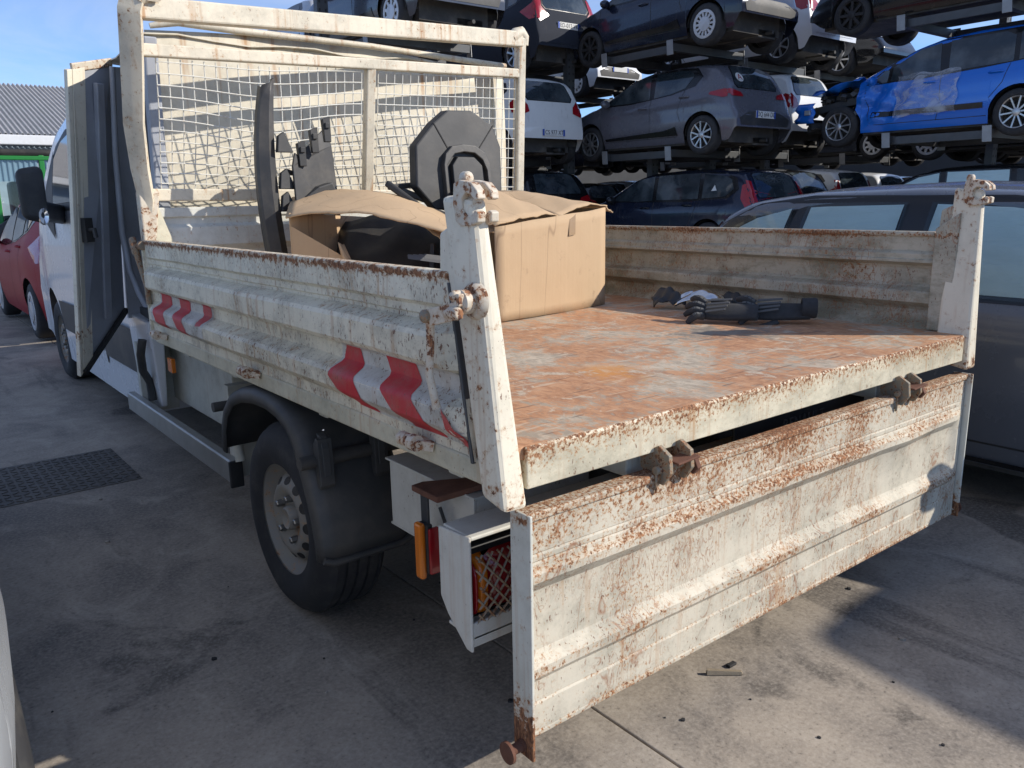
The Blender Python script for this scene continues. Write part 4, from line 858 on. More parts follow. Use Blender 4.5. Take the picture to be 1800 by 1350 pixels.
# ------------------------------------------------------------------ cars
def smooth_profile(pts, y, k=.035):
    return sum(interp(pts, y+d)*w_ for d, w_ in ((-2*k, .06), (-k, .24), (0, .4), (k, .24), (2*k, .06)))
class CarType:
    """lofted body; y=0 rear bumper, +y forward, origin on the ground in the middle of the rear end"""
    def __init__(s, L, hw, top, belt, wb, ro, wr=.31, roofx=.70, sill=.2, cut=None, dents=None, width_rear=.86, width_front=.78):
        s.L, s.hw, s.top, s.belt, s.wb, s.ro, s.wr, s.sill = L, hw, top, belt, wb, ro, wr, sill
        s.H = max(p[1] for p in top); s.roofx = roofx; s.wy = (ro, ro+wb); s.cut = cut; s.wr_, s.wf_ = width_rear, width_front; s.dents = dents
        ys_ = {0., .015, .04, .08, .13, .2, L-.015, L-.05, L-.1, L-.18}
        n = 60
        for i in range(n+1): ys_.add(round(L*i/n, 4))
        Ra = wr+.055
        for yw in s.wy:
            for a in range(19): ys_.add(round(yw+Ra*math.cos(a*math.pi/18), 4))
            ys_.add(yw+Ra+.004); ys_.add(yw-Ra-.004)
        ys_ = sorted(y for y in ys_ if cut is None or y <= cut)
        out = []
        for y in ys_:
            if not out or y-out[-1] > .002: out.append(y)
        G = [s.section(y) for y in out]; b = MB().grid(G); N = len(G[0]); b.f += [tuple(range(N)), tuple(range((len(G)-1)*N, len(G)*N))]
        s.body = b.mesh('car_body'); shade(s.body, 50)
        s.bvh = BVHTree.FromPolygons([Vector(v) for v in b.v], b.f)
        s.parts = []     # (name, mesh, material, parent name or None)
    def hwp(s, y):
        a = y/s.L
        f = 1.
        if y < .7: f = s.wr_+(1-s.wr_)*math.sin(min(1, y/.7)*math.pi/2)**.75
        if s.L-y < 1.0: f = s.wf_+(1-s.wf_)*math.sin(min(1, (s.L-y)/1.0)*math.pi/2)**.8
        return s.hw*f
    def X(s, y, z):
        be = interp(s.belt, y); h = s.hwp(y)
        if z < be:
            t = (z-.15)/(be-.15); r = interp([(0, .90), (.12, .945), (.3, .985), (.5, 1.), (.62, .992), (.75, .995), (.86, .985), (1., .945)], t)
        else:
            t = min(1, (z-be)/(s.H-be)); r = .945-.02*min(1, t*8)-(.925-s.roofx)*t**1.25
        x = h*r
        if s.dents: x += s.dents(y, z)
        return x
    def section(s, y):
        zt = smooth_profile(s.top, min(max(y, .0), s.L)); zb = s.sill
        zb += .2*sm((.22-y)/.22)**2+.16*sm((y-(s.L-.35))/.35)
        Ra = s.wr+.055
        for yw in s.wy:
            if abs(y-yw) < Ra: zb = max(zb, s.wr+math.sqrt(max(0, Ra*Ra-(y-yw)**2)))
        be = interp(s.belt, y)
        crown = .03 if zt > be+.1 else .02
        r = min(.09, max(.015, (zt-zb)*.3)); ze = zt-crown; row = []
        for k in range(19):
            z = lerp(zb, ze-r, k/18); row.append((s.X(y, z), y, z))
        xe = row[-1][0]; rx = min(.13, xe*.3)
        for a in range(1, 6):
            th = a/5*math.pi/2; row.append((xe-rx*(1-math.cos(th)), y, ze-r+r*math.sin(th)))
        for a in range(1, 6):
            t = a/5; row.append(((xe-rx)*(1-t), y, ze+crown*(1-(1-t)**2)))
        return row+[(-p[0], p[1], p[2]) for p in row[-2::-1]]
    def decal(s, poly, view, off, step=.09):
        """polygon drawn in a side ('L','R': y,z), rear or front view ('B','F': x,z) or plan ('T': x,y), laid on the body"""
        bm = bmesh.new(); bm.faces.new([bm.verts.new((a, b_, 0)) for a, b_ in poly])
        xs_ = [p[0] for p in poly]; zs_ = [p[1] for p in poly]
        for ax, lo, hi in ((0, min(xs_), max(xs_)), (1, min(zs_), max(zs_))):
            k = lo+step
            while k < hi:
                g = bm.verts[:]+bm.edges[:]+bm.faces[:]
                bmesh.ops.bisect_plane(bm, geom=g, plane_co=((k, 0, 0) if ax == 0 else (0, k, 0)), plane_no=((1, 0, 0) if ax == 0 else (0, 1, 0))); k += step
        dead = []
        for v in bm.verts:
            a, b_ = v.co.x, v.co.y
            o, d = {'L': ((-5, a, b_), (1, 0, 0)), 'R': ((5, a, b_), (-1, 0, 0)), 'B': ((a, -5, b_), (0, 1, 0)), 'F': ((a, s.L+5, b_), (0, -1, 0)), 'T': ((a, b_, 5), (0, 0, -1))}[view]
            h, nn, _, _ = s.bvh.ray_cast(Vector(o), Vector(d))
            if h is None: dead.append(v); v.co = Vector(o)+Vector(d)*5; continue
            if nn.dot(Vector(d)) > 0: nn = -nn
            v.co = h+nn*off
        if dead: bmesh.ops.delete(bm, geom=dead, context='VERTS')
        bmesh.ops.recalc_face_normals(bm, faces=bm.faces)
        me = bpy.data.meshes.new('panel'); bm.to_mesh(me); bm.free(); shade(me, 60); return me
    def line(s, pts, view, off, wd=.009):
        out = None; b = MB()
        P = []
        for (a, b_), (c, d) in zip(pts, pts[1:]):
            k = max(1, int(math.hypot(c-a, d-b_)/.05))
            P += [(lerp(a, c, i/k), lerp(b_, d, i/k)) for i in range(k)]
        P.append(pts[-1]); rows = []
        for i, (a, b_) in enumerate(P):
            p, q = P[max(i-1, 0)], P[min(i+1, len(P)-1)]; t = Vector((q[0]-p[0], q[1]-p[1])); t.normalize(); n_ = Vector((-t.y, t.x))*wd/2; row = []
            for sg_ in (-1, 1):
                aa, bb = a+n_.x*sg_, b_+n_.y*sg_
                o, d = {'L': ((-5, aa, bb), (1, 0, 0)), 'R': ((5, aa, bb), (-1, 0, 0)), 'B': ((aa, -5, bb), (0, 1, 0)), 'F': ((aa, s.L+5, bb), (0, -1, 0)), 'T': ((aa, bb, 5), (0, 0, -1))}[view]
                h, nn, _, _ = s.bvh.ray_cast(Vector(o), Vector(d))
                if h is None: continue
                if nn.dot(Vector(d)) > 0: nn = -nn
                row.append(h+nn*off)
            if len(row) == 2: rows.append(row)
        return b.grid(rows) if len(rows) > 1 else b
    def add(s, name, me, mat, key=None, parent=None): s.parts.append((name, me, mat, key, parent))

def wheel_meshes(r, style):
    t = MB().lathe([(.02, r*.66), (-.004, r*.72), (-.008, r*.82), (.004, r*.93), (.025, r*.99), (.06, r), (.15, r), (.18, r*.985), (.198, r*.9), (.2, r*.7)], (0, 0, 0), 0, 36)
    tm_ = t.mesh('tyre'); shade(tm_, 40); tm_.materials.append(M['rubber'])
    rim = MB(); rr = r*.68
    rim.lathe([(.0, rr+.004), (-.006, rr), (.004, rr-.014), (.05, rr-.022), (.1, rr-.02)], (0, 0, 0), 0, 36)
    dish = MB()
    if style == 'alloy5': n, w0, w1, depth = 5, .030, .045, .016
    elif style == 'alloy10': n, w0, w1, depth = 10, .02, .022, .014
    elif style == 'alloy7': n, w0, w1, depth = 7, .028, .035, .014
    elif style == 'cap9': n, w0, w1, depth = 9, .05, .036, .006
    elif style == 'cap14': n, w0, w1, depth = 14, .03, .035, .006
    else: n, w0, w1, depth = 8, .05, .04, .01
    if style == 'alloy5':
        for k in range(n):
            for d in (-.2, .2):
                a0, a1 = 2*math.pi*k/n+d*.35, 2*math.pi*k/n+d*1.5
                rim.beam((.012, math.cos(a0)*.045, math.sin(a0)*.045), (.004, math.cos(a1)*rr, math.sin(a1)*rr), .024, .02, (1, 0, 0))
    else:
        for k in range(n):
            a = 2*math.pi*k/n; c, s_ = math.cos(a), math.sin(a); t0 = Vector((0, -s_, c)); p0 = Vector((.01, c*.04, s_*.04)); p1 = Vector((.0, c*rr, s_*rr))
            P = [p0-t0*w0/2, p0+t0*w0/2, p1+t0*w1/2, p1-t0*w1/2]; rim.hexa([*[p+Vector((.03, 0, 0)) for p in P], *[p-Vector((.004, 0, 0)) for p in P]])
    rim.lathe([(.03, .06), (-.002, .055), (-.008, .04), (-.008, 0)], (0, 0, 0), 0, 20)
    if style.startswith('cap'): rim.lathe([(.02, rr), (-.004, rr), (-.006, rr*.82), (.0, rr*.80)], (0, 0, 0), 0, 36); rim.lathe([(.0, rr*.52), (-.010, rr*.5), (-.014, 0)], (0, 0, 0), 0, 24)
    rm = rim.mesh('rim'); shade(rm, 40)
    rm.materials.append(M['rimd'] if style == 'steel' else M['hub'] if style.startswith('cap') else M['alloy'])
    dish.lathe([(.09, rr-.004), (.09, .0)], (0, 0, 0), 0, 30); dish.lathe([(.045, rr*.62), (.06, rr*.6), (.06, .05)], (0, 0, 0), 0, 24)
    dm = dish.mesh('brake_disc'); dm.materials.append(M['dark'])
    return tm_, rm, dm
WH = {}
def get_wheel(r, style):
    if (r, style) not in WH: WH[(r, style)] = wheel_meshes(r, style)
    return WH[(r, style)]

def poly_in(poly, k):      # shrink a polygon towards its centre by k metres or so
    cx = sum(p[0] for p in poly)/len(poly); cy = sum(p[1] for p in poly)/len(poly)
    return [(x+(cx-x)*min(.4, k/max(.05, abs(cx-x)+abs(cy-y))), y+(cy-y)*min(.4, k/max(.05, abs(cx-x)+abs(cy-y)))) for x, y in poly]

def finish_type(c, dlo, panes, rearwin, lampR, lampS, doors, handles, plate_z, mould=None, black_low=None, screen=None, headF=None, headS=None, glassk='glass'):
    for V in ('L', 'R'):
        c.add('window_trim', c.decal(dlo, V, .003), M['trim'])
        for pn in panes: c.add('side_window', c.decal(pn, V, .007 if not c.parts or c.parts[0][0] != 'airbag_curtain' else .016), M['glass'], glassk)
        if mould: c.add('side_moulding', c.decal(mould, V, .01), M['trim'])
        for d in doors:
            g = c.line(d, V, .0015)
            if g.v: c.add('door_gap', g.mesh('door_gap'), M['dark'])
        for hy, hz in handles:
            h, nn, _, _ = c.bvh.ray_cast(Vector((-5 if V == 'L' else 5, hy, hz)), Vector((1 if V == 'L' else -1, 0, 0)))
            if h is not None:
                sg_ = -1 if V == 'L' else 1
                q = MB(); q.tube([(h.x+sg_*.0, hy-.1, hz-.004), (h.x+sg_*.03, hy-.07, hz), (h.x+sg_*.034, hy, hz), (h.x+sg_*.03, hy+.07, hz), (h.x, hy+.1, hz-.002)], .013, 8); me = q.mesh('door_handle'); shade(me, 60); c.add('door_handle', me, M['trim'], 'handle')
        if lampS: c.add('tail_lamp', c.decal(lampS, V, .008, .05), M['redl'])
        if headS: c.add('head_lamp', c.decal(headS, V, .008, .05), M['lampw'])
        # wing mirror
        my = dlo[0][0]; mz = dlo[0][1]
        q = MB(); q.lathe([(0, 0), (.0, .05), (.03, .075), (.08, .07), (.12, .03), (.125, 0)], (0, 0, 0), 1, 16); hx = c.X(my-.1, mz)
        sg_ = -1 if V == 'L' else 1; q.v = [(sg_*(hx+.11)+p[0]*1.35, my-.22+p[1], mz+.04+p[2]*.95) for p in q.v]; q.tube([(sg_*(hx-.05), my-.08, mz+.0), (sg_*(hx+.08), my-.14, mz+.02)], .022, 8)
        me = q.mesh('wing_mirror'); shade(me, 50); c.add('wing_mirror', me, M['trim'], 'mirror')
    c.add('window_trim', c.decal(rearwin, 'B', .003), M['trim']); c.add('rear_window', c.decal(poly_in(rearwin, .03), 'B', .007), M['glass'])
    for sg_ in (1, -1):
        lp = [(x*sg_, z) for x, z in lampR]; c.add('tail_lamp', c.decal(lp, 'B', .009, .05), M['redl'])
        if headF: c.add('head_lamp', c.decal([(x*sg_, z) for x, z in headF], 'F', .009, .05), M['lampw'])
    if black_low: c.add('lower_bumper', c.decal(black_low, 'B', .006), M['black'])
    if screen: c.add('windscreen', c.decal(screen, 'T', .006, .12), M['glass'])
    if plate_z:
        h, nn, _, _ = c.bvh.ray_cast(Vector((0, -5, plate_z)), Vector((0, 1, 0))); c.plate = (h.y-.012, plate_z)
    else: c.plate = None
    u = MB(); L = c.cut or c.L; u.box((-c.hw+.26, .25, c.sill-.02), (c.hw-.26, L-.25, c.sill+.32)); u.box((-c.hw+.1, c.wy[0]+c.wr+.08, c.sill-.03), (c.hw-.1, min(L, c.wy[1]-c.wr-.08), c.sill+.06)); c.add('underbody', u.mesh('underbody'), M['under'])
    e = MB(); e.tube([(.25, .12, c.sill+.02), (.25, .5, c.sill+.02), (.1, 1.0, c.sill-.03), (.1, L*.6, c.sill-.03)], .03, 8); e.box((.05, .25, c.sill-.05), (.5, .6, c.sill+.07)); e.tube([(-c.hw+.15, c.wy[0], c.wr), (c.hw-.15, c.wy[0], c.wr)], .05, 8); c.add('exhaust', e.mesh('exhaust'), M['under'])
    for yw in c.wy:
        if yw < L:
            Ra = c.wr+.05
            for sg_ in (-1, 1):
                a = MB(); rows = []
                for k in range(13):
                    th = math.pi*k/12; rows.append([(sg_*(c.hw*.97-.02), yw+Ra*math.cos(th), c.wr+Ra*math.sin(th)), (sg_*(c.hw-.3), yw+Ra*math.cos(th), c.wr+Ra*math.sin(th))])
                a.grid(rows); c.add('wheel_arch_liner', a.mesh('wheel_arch_liner'), M['dark'])

# --- types -------------------------------------------------------------
hatch = CarType(4.05, .86, [(0, .56), (.02, .66), (.08, .74), (.13, .95), (.34, 1.3), (.44, 1.40), (.8, 1.455), (1.4, 1.47), (1.9, 1.45), (2.3, 1.36), (3.0, 1.0), (3.12, .96), (3.7, .83), (3.92, .7), (4.02, .55), (4.05, .45)], [(0, .9), (.5, .98), (1.2, .95), (2.6, .88), (3.1, .86), (4.05, .7)], 2.59, .62)
finish_type(hatch, [(2.92, .93), (2.5, 1.2), (2.15, 1.36), (1.8, 1.405), (1.2, 1.405), (.85, 1.37), (.70, 1.22), (.82, 1.08), (1.3, .985), (2.2, .92)],
    [[(2.82, .955), (2.48, 1.18), (2.16, 1.325), (1.86, 1.365), (1.78, .96), (2.2, .94)], [(1.68, .97), (1.74, 1.37), (1.2, 1.37), (.98, 1.345), (.88, 1.25), (1.02, 1.07), (1.32, 1.0)]],
    [(-.52, 1.0), (.52, 1.0), (.56, 1.06), (.48, 1.34), (.40, 1.375), (-.40, 1.375), (-.48, 1.34), (-.56, 1.06)], [(.44, .87), (.72, .87), (.79, .96), (.7, .985), (.48, .935)], [(.02, .87), (.25, .855), (.5, .92), (.48, .955), (.25, .985), (.05, .97)],
    [[(1.74, .95), (1.72, .45), (1.78, .3)], [(1.02, 1.05), (1.12, .7), (1.05, .55)], [(2.95, .9), (2.9, .45), (2.8, .3)], [(1.12, .31), (2.85, .31)]], [(1.9, .82), (1.0, .93)], .60,
    [(1.1, .33), (2.78, .33), (2.8, .37), (1.4, .42), (1.15, .47)], [(-.62, .43), (.62, .43), (.66, .54), (.4, .64), (-.4, .64), (-.66, .54)], [(-.55, 2.95), (.55, 2.95), (.52, 2.35), (-.52, 2.35)], [(.35, .62), (.68, .68), (.70, .78), (.45, .74)], [(3.55, .76), (3.9, .66), (3.85, .74), (3.5, .82)])
estate = CarType(4.45, .88, [(0, .58), (.02, .68), (.06, .78), (.1, .95), (.3, 1.35), (.4, 1.44), (.9, 1.485), (1.7, 1.50), (2.3, 1.47), (2.65, 1.38), (3.3, 1.03), (3.42, .99), (4.1, .84), (4.3, .7), (4.42, .55), (4.45, .45)], [(0, .92), (.5, .98), (1.4, .95), (2.9, .9), (3.4, .88), (4.45, .7)], 2.7, .9, .315)
EST_PANES = [[(3.12, .98), (2.8, 1.2), (2.52, 1.345), (2.2, 1.39), (2.14, .98), (2.5, .965)], [(2.06, .985), (2.12, 1.395), (1.5, 1.41), (1.2, 1.405), (1.14, 1.0)], [(1.06, 1.005), (1.12, 1.40), (.75, 1.37), (.55, 1.30), (.47, 1.15), (.6, 1.03)]]
EST_DLO = [(3.22, .955), (2.83, 1.22), (2.5, 1.38), (2.15, 1.43), (1.2, 1.445), (.7, 1.41), (.46, 1.32), (.38, 1.14), (.55, 1.0), (1.5, .955)]
EST_REST = dict(rearwin=[(-.56, 1.0), (.56, 1.0), (.58, 1.06), (.52, 1.36), (.44, 1.40), (-.44, 1.40), (-.52, 1.36), (-.58, 1.06)], lampR=[(.58, .78), (.76, .80), (.78, .95), (.68, 1.28), (.60, 1.26), (.62, .98)], lampS=[(.03, .8), (.2, .84), (.32, 1.0), (.34, 1.2), (.28, 1.24), (.12, 1.0)],
    doors=[[(2.1, .97), (2.08, .5), (2.14, .3)], [(1.12, .99), (1.2, .75), (1.32, .55)], [(3.25, .92), (3.2, .5), (3.1, .3)], [(1.3, .31), (3.15, .31)]], handles=[(2.28, .86), (1.34, .90)], plate_z=.80, mould=[(1.36, .44), (3.1, .44), (3.1, .5), (1.36, .5)], black_low=[(-.6, .36), (.6, .36), (.62, .42), (-.62, .42)], screen=[(-.56, 3.28), (.56, 3.28), (.53, 2.68), (-.53, 2.68)], headF=[(.38, .64), (.7, .68), (.72, .8), (.45, .76)], headS=[(3.95, .78), (4.3, .66), (4.25, .75), (3.9, .84)])
finish_type(estate, EST_DLO, EST_PANES, **EST_REST)
mpv = CarType(4.0, .85, [(0, .52), (.02, .68), (.05, .8), (.08, 1.0), (.22, 1.38), (.32, 1.49), (.8, 1.545), (1.4, 1.55), (1.9, 1.52), (2.4, 1.38), (3.1, 1.05), (3.2, 1.0), (3.7, .86), (3.9, .7), (3.98, .55), (4.0, .45)], [(0, .92), (.6, 1.06), (1.2, 1.02), (2.8, .92), (4.0, .7)], 2.6, .6)
finish_type(mpv, [(2.95, .98), (2.5, 1.25), (2.1, 1.43), (1.7, 1.48), (.95, 1.47), (.55, 1.42), (.42, 1.28), (.6, 1.16), (1.4, 1.03), (2.2, .97)],
    [[(2.85, 1.0), (2.48, 1.22), (2.12, 1.39), (1.78, 1.44), (1.7, 1.02), (2.2, .985)], [(1.6, 1.04), (1.68, 1.44), (1.0, 1.43), (.9, 1.13), (1.3, 1.06)], [(.83, 1.15), (.9, 1.42), (.62, 1.38), (.53, 1.28), (.62, 1.18)]],
    [(-.5, 1.03), (.5, 1.03), (.56, 1.1), (.48, 1.41), (.38, 1.45), (-.38, 1.45), (-.48, 1.41), (-.56, 1.1)], [(.44, .92), (.66, .80), (.74, .9), (.72, 1.08), (.6, 1.3), (.56, 1.3), (.58, 1.06)], [(.02, .86), (.2, .84), (.45, 1.0), (.2, 1.14), (.24, 1.3), (.16, 1.3), (.06, 1.05)],
    [[(1.66, 1.02), (1.64, .5), (1.7, .3)], [(.92, 1.12), (1.05, .75), (1.02, .6)], [(2.9, .95), (2.85, .45), (2.75, .3)]], [(1.82, .92), (1.0, 1.0)], .78, None, [(-.6, .38), (.6, .38), (.6, .46), (-.6, .46)], [(-.55, 3.05), (.55, 3.05), (.5, 2.4), (-.5, 2.4)], [(.35, .66), (.66, .72), (.68, .85), (.45, .8)], [(3.5, .82), (3.85, .7), (3.8, .8), (3.4, .9)])
mini = CarType(3.7, .83, [(0, .5), (.015, .66), (.04, .84), (.08, 1.02), (.24, 1.36), (.34, 1.44), (.8, 1.48), (1.3, 1.49), (1.7, 1.46), (2.1, 1.33), (2.75, 1.0), (2.9, .96), (3.4, .82), (3.6, .66), (3.68, .52), (3.7, .45)], [(0, .92), (.5, 1.0), (2.5, .9), (3.7, .7)], 2.4, .55, .29)
finish_type(mini, [(2.65, .95), (2.2, 1.2), (1.9, 1.36), (1.5, 1.41), (.85, 1.40), (.5, 1.34), (.42, 1.2), (.55, 1.1), (1.3, .98), (2.0, .94)],
    [[(2.55, .97), (2.18, 1.17), (1.9, 1.32), (1.5, 1.37), (1.45, .98), (2., .955)], [(1.37, .99), (1.42, 1.37), (.85, 1.36), (.6, 1.31), (.55, 1.18), (.7, 1.09)]],
    [(-.5, 1.03), (.5, 1.03), (.55, 1.1), (.48, 1.34), (.4, 1.38), (-.4, 1.38), (-.48, 1.34), (-.55, 1.1)], [(.5, .84), (.68, .78), (.74, .86), (.72, 1.02), (.64, 1.06), (.52, .95)], [(.02, .8), (.2, .82), (.3, .98), (.2, 1.06), (.05, 1.0)],
    [[(1.42, .97), (1.4, .5), (1.45, .3)], [(.65, 1.1), (.9, .75), (.9, .6)], [(2.65, .9), (2.6, .45), (2.55, .3)]], [(1.6, .86)], .50, None, [(-.55, .34), (.55, .34), (.55, .4), (-.55, .4)], [(-.52, 2.72), (.52, 2.72), (.48, 2.15), (-.48, 2.15)], [(.35, .62), (.64, .68), (.66, .8), (.45, .76)], [(3.2, .78), (3.55, .66), (3.5, .76), (3.15, .84)])

PAINTS = {}
def get_paint(name, col, metal=.35, rough=.26, dust=.35, coat=.7):
    if name not in PAINTS: PAINTS[name] = paint(name, col, metal, rough, dust, coat)
    return PAINTS[name]
def car(nm, ctype, pt, loc, heading, wheels_, label, group=None, plate=None, plate_band=True, pitch=0., skip=(), windows=None, roll=0.):
    r = empty(nm, loc, heading); r.rotation_euler = (pitch, roll, heading); tag(r, label, 'car', group)
    def put(name, me, mat, par):
        o = bpy.data.objects.new(name, me); COL.objects.link(o); o.parent = par
        if not me.materials: me.materials.append(mat)
        if me.materials[0] is not mat:
            o.material_slots[0].link = 'OBJECT'; o.material_slots[0].material = mat
        return o
    put('body', ctype.body, pt, r)
    for name, me, mat, key, _ in ctype.parts:
        if name in skip or not len(me.polygons): continue
        mm = mat
        if key in ('handle', 'mirror') : mm = pt if (hash_str(label)+len(key)) % 3 else M['trim']
        if key == 'glass' and windows: mm = windows
        put(name, me, mm, r)
    st = wheels_ if isinstance(wheels_, tuple) else (wheels_, wheels_)
    for yw, sty in zip(ctype.wy, st):
        if ctype.cut is not None and yw > ctype.cut+.6: continue
        for sg_ in (-1, 1):
            a, b_, c_ = get_wheel(ctype.wr, sty); x = sg_*(ctype.hw-.025)
            w0 = put('wheel', a, M['rubber'], r); w0.location = (x, yw, ctype.wr); w0.rotation_euler = (hash_str(label) % 7*.4 if sg_ < 0 else .5, 0, 0 if sg_ < 0 else math.pi)
            put('rim', b_, b_.materials[0], w0); put('brake_disc', c_, c_.materials[0], w0)
    if ctype.plate and plate is not None:
        py, pz = ctype.plate; q = MB().box((-.26, -.006, -.055), (.26, .004, .055)); pl = q.build('number_plate', M['plate'], None, bevel=.003); pl.parent = r; pl.location = (0, py, pz)
        if plate:
            me = text_mesh(plate, .105, depth=.001, spacing=1.05); o = MB().build('lettering', M['platet'], None, me=me); o.parent = pl; o.location = (.01, -.0075, 0); o.rotation_euler = (R(90), 0, 0); o.scale = (.86, 1, 1)
        if plate_band:
            for sx in (-.238, .238):
                o = MB().box((sx-.02, -.0075, -.054), (sx+.02, -.002, .054)).build('plate_band', M['plateb'], None); o.parent = pl
    return r
def hash_str(t): return sum(ord(ch_)*(i+1) for i, ch_ in enumerate(t))

# ------------------------------------------------------------------ parked and stacked cars
G1 = 'scrapped cars stored on the steel racks'
cl = car('hatchback', hatch, get_paint('grey_violet_paint', (.115, .115, .135), .55, .3), (10.78, 6.96, 2.09), 0, 'alloy5', 'grey hatchback on the rack with round red letter A sticker on its rear window', G1, 'DQ 644 DC')
h, nn, _, _ = hatch.bvh.ray_cast(Vector((-.36, -5, 1.18)), Vector((0, 1, 0)))
nn = -nn if nn.y > 0 else nn
o = MB().lathe([(0, 0), (0, .085), (-.004, .085)], (0, 0, 0), 2, 28).build('round_sticker', M['plate'], None); o.parent = cl; o.location = h+nn*.012; o.rotation_euler = nn.to_track_quat('Z', 'Y').to_euler()
o2 = MB().build('lettering', M['redl'], None, me=text_mesh('A', .16)); o2.parent = o; o2.location = (0, 0, .003); o2.rotation_euler = (0, 0, 0)
car('hatchback', hatch, get_paint('navy_paint', (.012, .016, .032), .3, .22), (10.63, 6.84, 3.73), 0, ('cap14', 'steel'), 'dark navy hatchback with white hubcap on the top rack above the grey hatchback', G1)
es = car('estate_car', estate, get_paint('dark_blue_paint', (.012, .017, .035), .3, .2), (10.75, 6.45, .38), 0, 'alloy7', 'dark navy estate car with white triangle on its rear quarter window', G1)
h, nn, _, _ = estate.bvh.ray_cast(Vector((-5, .85, 1.15)), Vector((1, 0, 0)))
o = MB().add([(-.006+h.x, .78, 1.1), (h.x-.006, .92, 1.1), (h.x+.012, .84, 1.22)], [(0, 1, 2)]).build('triangle_sticker', M['plate'], None, solid=.002); o.parent = es; o.location = (-.012, 0, 0)
car('compact_van', mpv, get_paint('steel_blue_paint', (.022, .026, .037), .0, 1.15, .15, .0), (9.6, 10.35, 3.68), 0, 'alloy7', 'blue grey compact car with tall red tail lamps on the top rack', G1, 'ED-012-VK')
car('city_car', mini, get_paint('dusty_white_paint', (.66, .66, .64), 0, .35, .5), (8.84, 9.95, 2.06), 0, 'steel', 'small dusty white city car seen from behind on the middle rack', G1, 'CS 977 XT')
car('hatchback', hatch, get_paint('black_paint', (.008, .009, .011), .2, .2), (9.1, 9.9, .50), 0, 'steel', 'black hatchback seen from behind below the small white city car', G1, 'AS-520-SV')
car('hatchback', hatch, get_paint('dark_grey_paint', (.05, .055, .07), .5, .28), (6.2, 8.83, 3.74), 0, ('cap9', 'steel'), 'dark grey hatchback with silver hubcap on the top rack above the headboard', G1, '')
car('hatchback', hatch, get_paint('silver_paint', (.42, .44, .47), .6, .28), (8.3, 16.4, 4.5), 0, 'cap9', 'silver hatchback highest at the left end of the racks', G1)
car('estate_car', estate, get_paint('dark_blue_paint', None), (11.2, 13.6, 5.0), 0, 'alloy7', 'dark estate car behind the top row between dark grey and blue grey cars', G1)
car('hatchback', hatch, get_paint('dark_grey_paint', None), (8.0, 13.2, 3.3), 0, 'steel', 'dark hatchback with red tail lamps seen between the two headboard beams', G1)
car('compact_van', mpv, get_paint('white_paint', (.7, .71, .72), 0, .3), (13.3, 7.35, 3.74), 0, 'alloy7', 'white tall car with eight spoke wheel on the top rack beside the navy hatchback', G1, 'DL 332 YM')
car('city_car', mini, get_paint('white_paint', None), (13.1, 7.5, 2.14), 0, 'cap9', 'small white car half hidden behind the grey hatchback and the blue wreck', G1)
car('hatchback', hatch, get_paint('black_paint', None), (13.0, 7.3, .45), 0, 'steel', 'black hatchback under the racks right of the navy estate car', G1)
car('estate_car', estate, get_paint('purple_paint', (.05, .018, .1), .4, .25), (17.6, 10.6, 2.9), 0, 'alloy7', 'purple estate car far back on the middle rack', G1)
car('compact_van', mpv, get_paint('white_paint', None), (15.6, 7.9, .40), 0, 'cap9', 'white tall car on the lowest rack behind the black hatchback', G1)
car('city_car', mini, get_paint('dusty_white_paint', None), (18.2, 8.4, .42), 0, 'cap9', 'small white car farthest right on the lowest rack', G1)
car('estate_car', estate, get_paint('black_paint', None), (16.1, 12.0, 3.78), math.pi, 'alloy7', 'black car with its front towards the yard on the top rack', G1)
car('hatchback', hatch, get_paint('white_paint', None), (13.6, 13.0, 3.75), 0, 'cap9', 'white hatchback behind the navy hatchback showing only its rear end', G1, '')
car('estate_car', estate, get_paint('black_paint', None), (12.95, 2.75, 3.92), 0, 'steel', 'dark car on the rack above the blue wreck showing its underside', G1)
for k, (x, y, z, c_, mt, t_) in enumerate([(12.4, 14.2, 2.1, 'black_paint', 'black car at the back of the middle rack behind the grey hatchback', hatch), (11.2, 14.5, .4, 'dark_grey_paint', 'dark grey car at the back of the lowest rack behind the navy estate', estate), (15.2, 9.5, 2.1, 'dark_blue_paint', 'dark car at the back between white car and blue wreck', hatch), (17.2, 12., .5, 'dark_grey_paint', 'dark grey car deep inside the lowest rack', estate), (19., 9.0, 3.74, 'silver_paint', 'silver car far behind the blue wreck roof', hatch), (16.6, 7.2, 2.1, 'dark_grey_paint', 'dark grey car behind the engine bay of the blue wreck', hatch), (6.6, 13.8, 1.9, 'dark_blue_paint', 'dark blue car behind the mesh headboard on the middle rack', hatch)]):
    car('scrap_car', t_, get_paint(c_, None), (x, y, z), 0, 'cap9' if k % 2 else 'alloy7', mt, G1)
bx_ = [(x, y, z) for y, xs_ in ((16.2, (9.6, 11.9, 14.2, 16.5, 18.8)), (13.2, (18.2, 20.5)), (9.6, (20.4, 22.7))) for x in xs_ for z in (.4, 2.15)]
for k, (x, y, z) in enumerate(bx_):
    car('scrap_car', (hatch, estate, mpv)[k % 3], get_paint(('dark_grey_paint', 'black_paint', 'dark_blue_paint', 'silver_paint', 'black_paint')[k % 5], None), (x, y+.25*(k % 3), z), 0, ('cap9', 'alloy7', 'steel')[k % 3], ('grey', 'black', 'navy', 'silver', 'black')[k % 5]+' scrap car, '+('lower' if z < 1 else 'upper')+' tier, '+('first', 'second', 'third', 'fourth', 'fifth', 'sixth', 'seventh', 'eighth', 'ninth')[k//2]+' column of the hidden rear rows', 'scrap cars deep in the rear rows')
